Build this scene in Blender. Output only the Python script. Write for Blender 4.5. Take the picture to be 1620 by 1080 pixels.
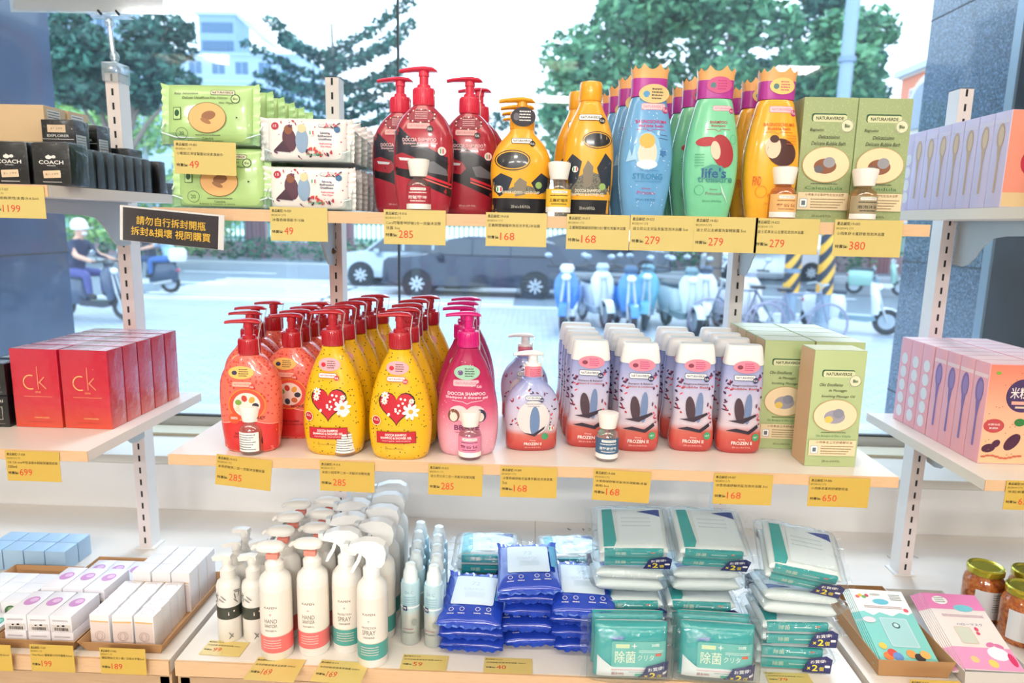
import bpy, bmesh, math, random
from mathutils import Vector, Matrix
from math import sin, cos, pi, radians
random.seed(7)
SC = bpy.context.scene
COL = SC.collection
for _o in list(bpy.data.objects): bpy.data.objects.remove(_o, do_unlink=True)

# ---------------------------------------------------------------- camera, sky, lights, exposure
CZ = 1.5
cam_data = bpy.data.cameras.new('camera')
cam = bpy.data.objects.new('camera', cam_data); COL.objects.link(cam)
cam_data.sensor_width = 36.0; cam_data.lens = 1085 / 1620 * 36
cam_data.clip_start = 0.02; cam_data.clip_end = 500
cam.matrix_world = (Matrix.Translation((0, 0, CZ)) @ Matrix.Rotation(.0251, 4, 'Z')
                    @ Matrix.Rotation(pi / 2 - .1713, 4, 'X') @ Matrix.Rotation(.023, 4, 'Z'))
cam_data.dof.use_dof = True; cam_data.dof.focus_distance = 1.0; cam_data.dof.aperture_fstop = 5.0
SC.camera = cam

world = bpy.data.worlds.new('overcast_sky'); SC.world = world; world.use_nodes = True
_n = world.node_tree.nodes; _l = world.node_tree.links; _n.clear()
_o = _n.new('ShaderNodeOutputWorld'); _b = _n.new('ShaderNodeBackground')
_tc = _n.new('ShaderNodeTexCoord'); _sx = _n.new('ShaderNodeSeparateXYZ'); _cr = _n.new('ShaderNodeValToRGB')
_l.new(_tc.outputs['Generated'], _sx.inputs[0]); _l.new(_sx.outputs['Z'], _cr.inputs[0])
_cr.color_ramp.elements[0].position = 0.0; _cr.color_ramp.elements[0].color = (.76, .90, 1, 1)
_cr.color_ramp.elements[1].position = .5; _cr.color_ramp.elements[1].color = (.72, .87, 1, 1)
_l.new(_cr.outputs[0], _b.inputs[0]); _b.inputs[1].default_value = 2.5
_l.new(_b.outputs[0], _o.inputs[0])

def add_light(name, kind, loc, rot, energy, color=(1, 1, 1), **kw):
    d = bpy.data.lights.new(name, kind); d.energy = energy; d.color = color
    for k, v in kw.items(): setattr(d, k, v)
    o = bpy.data.objects.new(name, d); COL.objects.link(o); o.location = loc; o.rotation_euler = rot
    return o
# hazy sun high over the street, behind the window
add_light('sun', 'SUN', (0, 10, 20), (radians(-42), radians(14), 0), 1.2, (.90, .95, 1), angle=radians(12))
# fluorescent ceiling troffers of the shop plus added fill lights (the fittings themselves are built with the room)
LAMPS = [(-1.5, .10), (-.4, .10), (.7, .10), (1.81, -1.66), (1.8, .10), (-.9, -3.0), (.35, -3.0), (-.2, -1.66), (-2.2, -1.66)]  # last two added as fill; rear pair strengthened to brighten the lower wall
for _x, _y in LAMPS:
    add_light('troffer_light', 'AREA', (_x, _y, 2.60), (0, 0, 0), 2.8 if _y > 0 else (15 if _y > -2 else 62), (1, .975, .94), shape='RECTANGLE', size=.9 if _y > 0 or _y < -2 else .3, size_y=.3)
SC.view_settings.view_transform = 'Standard'; SC.view_settings.look = 'None'
SC.view_settings.gamma = 1; SC.view_settings.use_curve_mapping = False
SC.view_settings.exposure = .52
SC.cycles.use_denoising = True
SC.cycles.max_bounces = 10; SC.cycles.transparent_max_bounces = 24
SC.cycles.transmission_bounces = 6; SC.cycles.glossy_bounces = 3; SC.cycles.diffuse_bounces = 4
SC.cycles.sample_clamp_indirect = 4; SC.cycles.caustics_reflective = False; SC.cycles.caustics_refractive = False

# ---------------------------------------------------------------- materials
def lin(h):
    h = h.lstrip('#'); c = [int(h[i:i + 2], 16) / 255 for i in (0, 2, 4)]
    return tuple(x / 12.92 if x <= .04045 else ((x + .055) / 1.055) ** 2.4 for x in c) + (1,)
_M = {}
def mat(hexc, rough=.5, metal=0.0, coat=0.0, bump=0.0, bscale=80, name=None, emit=0.0):
    key = (hexc, rough, metal, coat, bump, bscale, emit)
    if key in _M: return _M[key]
    m = bpy.data.materials.new(name or 'm_' + hexc); m.use_nodes = True
    b = m.node_tree.nodes['Principled BSDF']; L = m.node_tree.links
    b.inputs['Base Color'].default_value = lin(hexc); b.inputs['Roughness'].default_value = rough
    b.inputs['Metallic'].default_value = metal; b.inputs['Coat Weight'].default_value = coat
    b.inputs['Coat Roughness'].default_value = .08
    if emit: b.inputs['Emission Color'].default_value = lin(hexc); b.inputs['Emission Strength'].default_value = emit
    if bump:
        tc = m.node_tree.nodes.new('ShaderNodeTexCoord'); nz = m.node_tree.nodes.new('ShaderNodeTexNoise')
        nz.inputs['Scale'].default_value = bscale; nz.inputs['Detail'].default_value = 3
        bp = m.node_tree.nodes.new('ShaderNodeBump'); bp.inputs['Strength'].default_value = bump; bp.inputs['Distance'].default_value = .004
        L.new(tc.outputs['Object'], nz.inputs['Vector']); L.new(nz.outputs[0], bp.inputs['Height']); L.new(bp.outputs[0], b.inputs['Normal'])
    _M[key] = m; return m
def film(name, hexc='FFFFFF', gloss=.12, tint='FFFFFF', diff=0.0, bump=.3, bscale=60, rough=.08, dscale=None, fk=1.0):
    """clear plastic / glass: transparent + fresnel gloss + a little scattering"""
    if name in _M: return _M[name]
    m = bpy.data.materials.new(name); m.use_nodes = True; nt = m.node_tree; N = nt.nodes; L = nt.links; N.clear()
    out = N.new('ShaderNodeOutputMaterial'); tr = N.new('ShaderNodeBsdfTransparent'); gl = N.new('ShaderNodeBsdfGlossy')
    tr.inputs[0].default_value = lin(tint); gl.inputs['Roughness'].default_value = rough
    fr = N.new('ShaderNodeFresnel'); ge = N.new('ShaderNodeNewGeometry'); io = N.new('ShaderNodeMapRange')
    io.inputs[3].default_value = 1.45; io.inputs[4].default_value = 1 / 1.45; L.new(ge.outputs['Backfacing'], io.inputs[0]); L.new(io.outputs[0], fr.inputs[0])
    mul = N.new('ShaderNodeMath'); mul.operation = 'MULTIPLY_ADD'; mul.inputs[1].default_value = 1.0; mul.inputs[2].default_value = gloss
    mul.inputs[1].default_value = fk; L.new(fr.outputs[0], mul.inputs[0]); mx = N.new('ShaderNodeMixShader'); L.new(mul.outputs[0], mx.inputs[0])
    L.new(tr.outputs[0], mx.inputs[1]); L.new(gl.outputs[0], mx.inputs[2]); last = mx
    tc = N.new('ShaderNodeTexCoord'); nz = N.new('ShaderNodeTexNoise'); nz.inputs['Scale'].default_value = bscale; nz.inputs['Detail'].default_value = 4
    L.new(tc.outputs['Object'], nz.inputs['Vector'])
    if bump:
        bp = N.new('ShaderNodeBump'); bp.inputs['Strength'].default_value = bump; bp.inputs['Distance'].default_value = .006
        L.new(nz.outputs[0], bp.inputs['Height']); L.new(bp.outputs[0], gl.inputs['Normal']); L.new(bp.outputs[0], fr.inputs['Normal'])
    if diff:
        df = N.new('ShaderNodeBsdfDiffuse'); df.inputs[0].default_value = lin(hexc)
        tl = N.new('ShaderNodeBsdfTranslucent'); tl.inputs[0].default_value = lin(hexc)
        m1 = N.new('ShaderNodeMixShader'); m1.inputs[0].default_value = .5; L.new(df.outputs[0], m1.inputs[1]); L.new(tl.outputs[0], m1.inputs[2])
        m2 = N.new('ShaderNodeMixShader'); L.new(last.outputs[0], m2.inputs[1]); L.new(m1.outputs[0], m2.inputs[2])
        if dscale:
            n2 = N.new('ShaderNodeTexNoise'); n2.inputs['Scale'].default_value = dscale; n2.inputs['Detail'].default_value = 8
            L.new(tc.outputs['Object'], n2.inputs['Vector'])
            mr = N.new('ShaderNodeMapRange'); mr.inputs[1].default_value = .35; mr.inputs[2].default_value = .75
            mr.inputs[3].default_value = diff * .55; mr.inputs[4].default_value = diff * 1.7
            L.new(n2.outputs[0], mr.inputs[0]); L.new(mr.outputs[0], m2.inputs[0])
        else: m2.inputs[0].default_value = diff
        last = m2
    L.new(last.outputs[0], out.inputs[0]); _M[name] = m; return m
def pattern(name, kind, cols, scale=100, rough=.3, coat=.3, stops=None, vec=(1, 1, 1), thr=.3, metal=0, z0=0, z1=1):
    """procedural surfaces: dots, ramp along object z, noise, wood, brick, tiles"""
    if name in _M: return _M[name]
    m = bpy.data.materials.new(name); m.use_nodes = True; nt = m.node_tree; N = nt.nodes; L = nt.links
    b = N['Principled BSDF']; b.inputs['Roughness'].default_value = rough; b.inputs['Coat Weight'].default_value = coat; b.inputs['Metallic'].default_value = metal
    tc = N.new('ShaderNodeTexCoord'); mp = N.new('ShaderNodeMapping'); mp.inputs['Scale'].default_value = vec
    L.new(tc.outputs['Object'], mp.inputs[0]); cr = N.new('ShaderNodeValToRGB'); el = cr.color_ramp.elements
    stops = stops or [i / max(1, len(cols) - 1) for i in range(len(cols))]
    while len(el) < len(cols): el.new(.5)
    for e, c, s in zip(el, cols, stops): e.position = s; e.color = lin(c)
    if kind == 'dots':
        v = N.new('ShaderNodeTexVoronoi'); v.inputs['Scale'].default_value = scale; L.new(mp.outputs[0], v.inputs['Vector'])
        L.new(v.outputs['Distance'], cr.inputs[0]); cr.color_ramp.interpolation = 'CONSTANT'
    elif kind == 'cells':
        v = N.new('ShaderNodeTexVoronoi'); v.inputs['Scale'].default_value = scale; L.new(mp.outputs[0], v.inputs['Vector'])
        sp = N.new('ShaderNodeSeparateColor'); L.new(v.outputs['Color'], sp.inputs[0]); L.new(sp.outputs[0], cr.inputs[0])
    elif kind == 'noise':
        v = N.new('ShaderNodeTexNoise'); v.inputs['Scale'].default_value = scale; v.inputs['Detail'].default_value = 6; L.new(mp.outputs[0], v.inputs['Vector'])
        L.new(v.outputs[0], cr.inputs[0])
    elif kind == 'ramp':
        sx = N.new('ShaderNodeSeparateXYZ'); L.new(tc.outputs['Object'], sx.inputs[0]); mr = N.new('ShaderNodeMapRange')
        mr.inputs[1].default_value = z0; mr.inputs[2].default_value = z1; L.new(sx.outputs['Z'], mr.inputs[0])
        L.new(mr.outputs[0], cr.inputs[0])
    elif kind == 'wave':
        v = N.new('ShaderNodeTexNoise'); v.inputs['Scale'].default_value = scale; v.inputs['Detail'].default_value = 5
        v.inputs['Distortion'].default_value = .6; L.new(mp.outputs[0], v.inputs['Vector']); L.new(v.outputs[0], cr.inputs[0])
    elif kind == 'brick':
        v = N.new('ShaderNodeTexBrick'); v.inputs['Scale'].default_value = scale
        v.inputs['Color1'].default_value = lin(cols[0]); v.inputs['Color2'].default_value = lin(cols[1]); v.inputs['Mortar'].default_value = lin(cols[2])
        v.inputs['Mortar Size'].default_value = thr; L.new(mp.outputs[0], v.inputs['Vector'])
        L.new(v.outputs[0], b.inputs['Base Color']); _M[name] = m; return m
    L.new(cr.outputs[0], b.inputs['Base Color']); _M[name] = m; return m

# ---------------------------------------------------------------- mesh collector
class MB:
    def __init__(s): s.v = []; s.f = []; s.m = []; s.mats = []
    def mi(s, m):
        if m not in s.mats: s.mats.append(m)
        return s.mats.index(m)
    def add(s, vs, fs, m, T=None):
        o = len(s.v); k = s.mi(m)
        s.v += [tuple(T @ Vector(v)) if T else tuple(v) for v in vs]
        s.f += [tuple(i + o for i in f) for f in fs]; s.m += [k] * len(fs); return s
    def box(s, x0, x1, y0, y1, z0, z1, m, T=None, c=0.0):
        if c <= 0:
            vs = [(x, y, z) for z in (z0, z1) for y in (y0, y1) for x in (x0, x1)]
            return s.add(vs, [(0, 2, 3, 1), (4, 5, 7, 6), (0, 1, 5, 4), (1, 3, 7, 5), (3, 2, 6, 7), (2, 0, 4, 6)], m, T)
        bm = bmesh.new(); bmesh.ops.create_cube(bm, size=1)
        for v in bm.verts: v.co = Vector(((x0 + x1) / 2 + v.co.x * (x1 - x0), (y0 + y1) / 2 + v.co.y * (y1 - y0), (z0 + z1) / 2 + v.co.z * (z1 - z0)))
        bmesh.ops.bevel(bm, geom=bm.edges[:], offset=c, segments=2, affect='EDGES', profile=.6)
        bm.verts.index_update()
        s.add([v.co[:] for v in bm.verts], [[v.index for v in f.verts] for f in bm.faces], m, T); bm.free(); return s
    def loft(s, secs, m, seg=36, T=None, caps=(True, True), closed=True):
        """secs: (z, a, b, n[, ox, oy]) superellipse rings"""
        vs = []; fs = []
        for q in secs:
            z, a, b, n = q[:4]; ox, oy = (q[4], q[5]) if len(q) > 4 else (0, 0)
            for i in range(seg):
                t = 2 * pi * i / seg; c, d = cos(t), sin(t)
                vs.append((ox + a * math.copysign(abs(c) ** (2 / n), c), oy + b * math.copysign(abs(d) ** (2 / n), d), z))
        R = len(secs)
        for r in range(R - 1):
            for i in range(seg):
                j = (i + 1) % seg; fs.append((r * seg + i, r * seg + j, (r + 1) * seg + j, (r + 1) * seg + i))
        if caps[0]: fs.append(tuple(range(seg - 1, -1, -1)))
        if caps[1]: fs.append(tuple((R - 1) * seg + i for i in range(seg)))
        return s.add(vs, fs, m, T)
    def lathe(s, prof, m, seg=28, T=None, caps=(True, True)):
        return s.loft([(z, r, r, 2) for r, z in prof], m, seg, T, caps)
    def tube(s, pts, r, m, seg=8, T=None, closed=False):
        pts = [Vector(p) for p in pts]; n = len(pts); vs = []; fs = []; up = None
        rr = r if isinstance(r, (list, tuple)) else [r] * n
        for i, p in enumerate(pts):
            if closed: t = (pts[(i + 1) % n] - pts[i - 1])
            else: t = pts[min(i + 1, n - 1)] - pts[max(i - 1, 0)]
            t.normalize()
            if up is None: up = Vector((0, 0, 1)) if abs(t.z) < .9 else Vector((1, 0, 0))
            u = (up - t * up.dot(t)); u.normalize(); w = t.cross(u); up = u
            for k in range(seg):
                a = 2 * pi * k / seg; vs.append(p + (u * cos(a) + w * sin(a)) * rr[i])
        for i in range(n if closed else n - 1):
            for k in range(seg):
                j = (k + 1) % seg; a = i * seg; b = ((i + 1) % n) * seg; fs.append((a + k, a + j, b + j, b + k))
        if not closed: fs.append(tuple(range(seg - 1, -1, -1))); fs.append(tuple((n - 1) * seg + k for k in range(seg)))
        return s.add(vs, fs, m, T)
    def prism(s, poly, d0, d1, m, axis='y', T=None):
        """extrude a 2D polygon; axis = extrusion axis"""
        n = len(poly)
        def P(a, b, d): return (a, d, b) if axis == 'y' else ((d, a, b) if axis == 'x' else (a, b, d))
        vs = [P(a, b, d0) for a, b in poly] + [P(a, b, d1) for a, b in poly]
        fs = [tuple(range(n)), tuple(range(2 * n - 1, n - 1, -1))] + [(i, i + n, (i + 1) % n + n, (i + 1) % n) for i in range(n)]
        return s.add(vs, fs, m, T)
    def ell(s, c, r, m, seg=20, rings=12, T=None):
        vs = []; fs = []
        for i in range(rings + 1):
            ph = pi * i / rings
            for k in range(seg):
                a = 2 * pi * k / seg; vs.append((c[0] + r[0] * sin(ph) * cos(a), c[1] + r[1] * sin(ph) * sin(a), c[2] - r[2] * cos(ph)))
        for i in range(rings):
            for k in range(seg):
                j = (k + 1) % seg; fs.append((i * seg + k, i * seg + j, (i + 1) * seg + j, (i + 1) * seg + k))
        return s.add(vs, fs, m, T)
    def build(s, name, parent=None, ang=40):
        me = bpy.data.meshes.new(name); me.from_pydata(s.v, [], s.f)
        for m in s.mats: me.materials.append(m)
        me.polygons.foreach_set('material_index', s.m); me.validate()
        bm = bmesh.new(); bm.from_mesh(me); bmesh.ops.remove_doubles(bm, verts=bm.verts, dist=1e-6)
        if len(bm.faces) < 20000: bmesh.ops.recalc_face_normals(bm, faces=bm.faces)
        bm.to_mesh(me); bm.free()
        me.polygons.foreach_set('use_smooth', [True] * len(me.polygons)); me.set_sharp_from_angle(angle=radians(ang)); me.update()
        o = bpy.data.objects.new(name, me); COL.objects.link(o)
        if parent: o.parent = parent
        return o

# ---------------------------------------------------------------- lettering
_TX = {}
def glyphs(txt, bold=False):
    k = (txt, bold)
    if k in _TX: return _TX[k]
    cu = bpy.data.curves.new('lettering', 'FONT'); cu.body = txt; cu.resolution_u = 2; cu.size = 1; cu.offset = (.008 if any(ord(ch) > 0x2e80 for ch in txt) else .02) if bold else 0.0
    o = bpy.data.objects.new('lettering', cu); COL.objects.link(o)
    dg = bpy.context.evaluated_depsgraph_get(); ev = o.evaluated_get(dg); me = ev.to_mesh()
    vs = [(v.co.x, v.co.y) for v in me.vertices]; fs = [tuple(p.vertices) for p in me.polygons]
    ev.to_mesh_clear(); bpy.data.objects.remove(o, do_unlink=True); bpy.data.curves.remove(cu)
    if vs:
        xs = [v[0] for v in vs]; ys = [v[1] for v in vs]; x0, x1, y0, y1 = min(xs), max(xs), min(ys), max(ys)
        vs = [((x - x0) / max(1e-6, x1 - x0) - .5, (y - y0) / max(1e-6, y1 - y0) - .5) for x, y in vs]
    _TX[k] = (vs, fs); return _TX[k]

class Art:
    """printing laid on a surface; surf(u, v, lift) -> 3D point"""
    def __init__(s, surf, step=0.005, lift=.00025): s.b = MB(); s.surf = surf; s.step = step; s.l = lift
    def _put(s, vs, fs, m):
        s.b.add([s.surf(u, v, s.l) for u, v in vs], fs, m); s.l += .00004; return s
    def text(s, t, cx, cz, w, h, m, bold=False, rot=0, shear=0):
        vs, fs = glyphs(t, bold); c, d = cos(rot), sin(rot)
        return s._put([(cx + c * (x * w + y * shear * h) - d * y * h, cz + d * (x * w + y * shear * h) + c * y * h) for x, y in vs], fs, m)
    def poly(s, pts, m):
        bm = bmesh.new(); f = bm.faces.new([bm.verts.new((x, y, 0)) for x, y in pts])
        bmesh.ops.triangulate(bm, faces=[f])
        if s.step:
            for ax in (0, 1):
                lo = min(p[ax] for p in pts); hi = max(p[ax] for p in pts); k = math.ceil(lo / s.step)
                while k * s.step < hi:
                    co = [0, 0, 0]; co[ax] = k * s.step; no = [0, 0, 0]; no[ax] = 1
                    bmesh.ops.bisect_plane(bm, geom=bm.verts[:] + bm.edges[:] + bm.faces[:], plane_co=co, plane_no=no); k += 1
        bm.verts.index_update()
        vs = [(v.co.x, v.co.y) for v in bm.verts]; fs = [[v.index for v in f.verts] for f in bm.faces]; bm.free()
        return s._put(vs, fs, m)
    def rect(s, x0, x1, z0, z1, m, r=0.0, rot=0):
        if r <= 0: p = [(x0, z0), (x1, z0), (x1, z1), (x0, z1)]
        else:
            p = []
            for cx, cz, a in ((x1 - r, z0 + r, -pi / 2), (x1 - r, z1 - r, 0), (x0 + r, z1 - r, pi / 2), (x0 + r, z0 + r, pi)):
                p += [(cx + r * cos(a + k * pi / 8), cz + r * sin(a + k * pi / 8)) for k in range(5)]
        if rot:
            mx, mz = (x0 + x1) / 2, (z0 + z1) / 2; c, d = cos(rot), sin(rot)
            p = [(mx + c * (x - mx) - d * (z - mz), mz + d * (x - mx) + c * (z - mz)) for x, z in p]
        return s.poly(p, m)
    def ell(s, cx, cz, rx, rz, m, n=28, rot=0):
        c, d = cos(rot), sin(rot)
        return s.poly([(cx + c * rx * cos(2 * pi * k / n) - d * rz * sin(2 * pi * k / n), cz + d * rx * cos(2 * pi * k / n) + c * rz * sin(2 * pi * k / n)) for k in range(n)], m)
    def line(s, pts, w, m):
        for (x0, z0), (x1, z1) in zip(pts, pts[1:]):
            dx, dz = x1 - x0, z1 - z0; q = math.hypot(dx, dz) or 1; nx, nz = -dz / q * w / 2, dx / q * w / 2
            s.poly([(x0 + nx, z0 + nz), (x0 - nx, z0 - nz), (x1 - nx, z1 - nz), (x1 + nx, z1 + nz)], m)
        return s
    def ring(s, cx, cz, rx, rz, w, m, n=24):
        return s.line([(cx + rx * cos(2 * pi * k / n), cz + rz * sin(2 * pi * k / n)) for k in range(n + 1)], w, m)
    def fine(s, x0, x1, z, h, m, n=1, gap=1.6, seed=1):
        """rows of fine print too small to read: short dashes"""
        r = random.Random(seed)
        for k in range(n):
            zz = z - k * h * gap; x = x0
            vs = []; fs = []
            while x < x1:
                w = h * r.uniform(.5, 1.1); w = min(w, x1 - x)
                i = len(vs); vs += [(x, zz), (x + w, zz), (x + w, zz + h * r.uniform(.6, 1)), (x, zz + h)]; fs.append((i, i + 1, i + 2, i + 3)); x += w + h * .35
            s._put(vs, fs, m)
        return s
    def build(s, name, parent): 
        me = s.b; o = me.build(name, parent, 180); return o
def flat_front(y): return lambda u, v, l: (u, y - l, v)
def flat_left(x, y0=0): return lambda u, v, l: (x - l, y0 - u, v)
def flat_right(x, y0=0): return lambda u, v, l: (x + l, y0 + u, v)
def flat_top(z): return lambda u, v, l: (u, v, z + l)

# ---------------------------------------------------------------- things, labels, copies
def thing(name, label, cat, loc=(0, 0, 0), rz=0, group=None):
    o = bpy.data.objects.new(name, None); o.empty_display_size = .02; COL.objects.link(o)
    o.location = loc; o.rotation_euler = (0, 0, rz); o['label'] = label; o['category'] = cat
    if group: o['group'] = group
    return o
def tag(o, label, cat, group=None):
    o['label'] = label; o['category'] = cat
    if group: o['group'] = group
    return o
def struct(o): o['kind'] = 'structure'; return o
def stuff(o): o['kind'] = 'stuff'; return o
def kids(root): return list(root.children)
def dup(root, loc, rz=0, label=None, group=None, rot=None):
    r = root.copy(); COL.objects.link(r); r.location = loc; r.rotation_euler = rot or (0, 0, rz)
    if label: r['label'] = label
    if group: r['group'] = group
    for ch in kids(root):
        c = ch.copy(); COL.objects.link(c); c.parent = r
        for g in ch.children:
            d = g.copy(); COL.objects.link(d); d.parent = c
    return r
class Kind:
    """first placement moves the prototype itself, later ones copy it"""
    def __init__(s, root): s.root = root; s.used = False
    def put(s, loc, label, rz=0, group=None, rot=None):
        if s.used: return dup(s.root, loc, rz, label, group, rot)
        s.used = True; r = s.root; r.location = loc; r.rotation_euler = rot or (0, 0, rz); r['label'] = label
        if group: r['group'] = group
        return r
ORD = ['first', 'second', 'third', 'fourth', 'fifth', 'sixth', 'seventh', 'eighth', 'ninth', 'tenth', 'eleventh', 'twelfth']
def nth(k, n, a='the front'):
    return 'at ' + a if k == 0 else (ORD[k] + ' from ' + a)
# ---------------------------------------------------------------- colours used often
WHITE = mat('E9E9E6', .45); WALLW = mat('F6F3F0', .7); LAM = pattern('white_laminate', 'noise', ['ECE4DC', 'E4DACF'], 6, .35, .12)
EDGE = pattern('birch_edge', 'noise', ['C99E74', 'DDB68E', 'D2A780'], 30, .55, 0, vec=(1, 6, 14)); METW = mat('F0EEEC', .4); METP = mat('ECE0DE', .45)
DARK = mat('17181B', .5); BLK = mat('121214', .35); GREY = mat('B2B8BA', .4, .25); INK = mat('1E1B1A', .6); REDP = mat('D9452E', .6)
WOODT = pattern('oak_laminate', 'wave', ['B08C68', 'C4A27E', 'B99470'], 9, .5, .05, vec=(1, 1, 18)); WP = mat('F1F0EC', .5)
SHELF_T, SHELF_M, BASE = 1.510, 1.165, .839; YF, YB, YPOST = .92, 1.262, 1.264

# ---------------------------------------------------------------- room shell
RX0, RX1, RY0, ZC = -3.1, 3.1, -3.6, 2.62
b = MB(); b.box(RX0, RX1, RY0, 1.90, -.06, 0, pattern('floor_tiles', 'brick', ['D6D2CC', 'CCC8C2', 'AAA6A0'], 1, .35, .2, vec=(1.6, 1.6, 1.6), thr=.01)); struct(b.build('floor'))
b = MB(); b.box(RX0, RX1, RY0, 1.90, ZC, ZC + .06, mat('E8E6E0', .8)); struct(b.build('ceiling'))
b = MB(); b.box(RX0 - .08, RX0, RY0, 1.90, 0, ZC, mat('B4B0AA', .8)); struct(b.build('wall_left'))
b = MB(); b.box(RX1, RX1 + .08, RY0, 1.90, 0, ZC, mat('B4B0AA', .8)); struct(b.build('wall_right'))
b = MB(); b.box(RX0, RX1, RY0 - .08, RY0, 0, ZC, mat('7C7872', .8)); struct(b.build('wall_back'))
b = MB(); b.box(RX0, RX1, 1.4556, 1.90, 0, .945, WALLW); struct(b.build('wall_front'))
b = MB(); b.box(RX0, RX1, 1.4556, 1.90, .945, .965, mat('E9E4DA', .4, coat=.2), c=.003); b.box(RX0, RX1, 1.60, 1.66, .965, .972, mat('DCD3B8', .5)); struct(b.build('trim_1'))
b = MB(); b.box(RX0, RX1, 1.66, 1.90, 2.42, ZC, WALLW); struct(b.build('trim_2'))
# shop window: frame rails, two panes with a dark silicone joint
GLY = 1.72
fr = MB(); fm = mat('D9DCDA', .35, .1)
fr.box(-2.9, 2.9, 1.69, 1.75, .965, .990, fm, c=.002); fr.box(-2.9, 2.9, 1.69, 1.75, 2.40, 2.42, fm); fr.box(-2.9, 2.9, 1.687, 1.70, .990, .994, DARK)
fr.box(-2.95, -2.9, 1.69, 1.75, .965, 2.42, fm); fr.box(2.9, 2.95, 1.69, 1.75, .965, 2.42, fm)
fr.box(-.333, -.329, GLY - .005, GLY + .009, .994, 2.40, mat('3A4245', .5))
wf = struct(fr.build('window_1'))
GLASS = film('dusty_hazy_glass', 'A9CFF2', .0, 'F4FAFF', .028, 0, 8, .02, dscale=9)  # pale blue dust scatter also puts the street haze into the glass
for _x0, _x1 in ((-2.9, -.333), (-.329, 2.9)):
    g = MB(); g.box(_x0, _x1, GLY, GLY + .002, .990, 2.40, GLASS); go = g.build('window_pane', wf); go['kind'] = 'structure'

# ceiling troffers
def troffer(x, y, i, lab):
    t = thing('ceiling_light', lab, 'light', (x, y, ZC)); t.scale = (.36, .8, 1) if i == 3 else (1, 1, 1)
    a = MB(); a.box(-.5, .5, -.2, -.185, -.03, 0, WHITE); a.box(-.5, .5, .185, .2, -.03, 0, WHITE); a.box(-.5, -.485, -.2, .2, -.03, 0, WHITE); a.box(.485, .5, -.2, .2, -.03, 0, WHITE)
    for k in range(1, 8): a.box(-.5 + k * .125 - .004, -.5 + k * .125 + .004, -.185, .185, -.028, -.008, mat('B8B4A6', .5))
    a.build('housing', t)
    a = MB(); a.box(-.485, .485, -.185, .185, -.006, -.002, mat('FFF2CF', .6, emit=2.2)); a.build('diffuser', t)
for i, (x, y) in enumerate(LAMPS):
    troffer(x, y, i, 'louvred fluorescent ceiling light, ' + ['front left', 'front centre left', 'front centre right', 'small square one', 'front right', 'rear left', 'rear right', 'middle one', 'added fill at the middle left'][i] + ' of the shop ceiling')

# ---------------------------------------------------------------- base cabinets
def cabinet(x0, x1, label, joints=()):
    t = thing('display_cabinet', label, 'cabinet', ((x0 + x1) / 2, YF, 0)); w = (x1 - x0) / 2
    a = MB(); a.box(-w, w, .004, .534, BASE - .022, BASE - .0002, LAM); a.build('top_board', t)
    a = MB(); a.box(-w, w, -.0005, .004, BASE - .024, BASE - .0006, EDGE); a.build('edge_band', t)
    a = MB(); a.box(-w, -w + .018, .006, .53, .02, BASE - .022, WOODT); a.box(w - .018, w, .006, .53, .02, BASE - .022, WOODT); a.box(-w + .018, w - .018, .40, .415, .02, BASE - .022, WOODT); a.build('carcass', t)
    a = MB(); a.box(-w + .003, w - .003, .006, .024, BASE - .25, BASE - .030, WOODT, c=.001); d = a.build('drawer', t)
    a = MB(); a.tube([(-.06, .004, BASE - .14), (-.06, -.018, BASE - .14), (.06, -.018, BASE - .14), (.06, .004, BASE - .14)], .005, GREY); a.build('handle', d)
    a = MB(); a.box(-w + .003, -.002, .006, .024, .08, BASE - .255, WOODT, c=.001); a.box(.002, w - .003, .006, .024, .08, BASE - .255, WOODT, c=.001); a.build('door', t)
    if joints:
        ar = Art(flat_top(BASE), 0, .0002); jm = mat('A88C72', .7)
        for xx, y0, y1 in joints: ar.poly([(xx, y0), (xx + .0012, y0), (xx + .0012, y1), (xx, y1)], jm)
        ar.build('board_joint', t)
    return t
cabinet(-1.75, -.529, 'wooden display cabinet with kraft trays of small cartons, left of the window')
cc = cabinet(-.5195, .508, 'wooden display cabinet under the bottles and wet wipes, middle of the window', [(.03, .30, .534), (.41, .30, .534)])
cr_ = cabinet(.520, 1.75, 'wooden display cabinet with card trays and jars, right of the window')
pen = mat('3A332E', .7)
def scribble(parent, x, y, s, seed, name='pencil_writing'):
    ar = Art(flat_top(BASE), 0, .0003); r = random.Random(seed)
    for k in range(5):
        if k == 1: continue
        pts = [(x + k * s * 1.2 + r.uniform(-.3, .5) * s, y + r.uniform(-.6, .6) * s * 1.1) for _ in range(6)]
        ar.line(pts, .0009, pen)
    ar.build(name, parent)
scribble(cc, .105, .50, .012, 3); scribble(cc, .18, .455, .013, 5); scribble(cr_, -.38, .42, .011, 8)
for x_, y_ in ((.145, .462), (.158, .462)):
    pass

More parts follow.
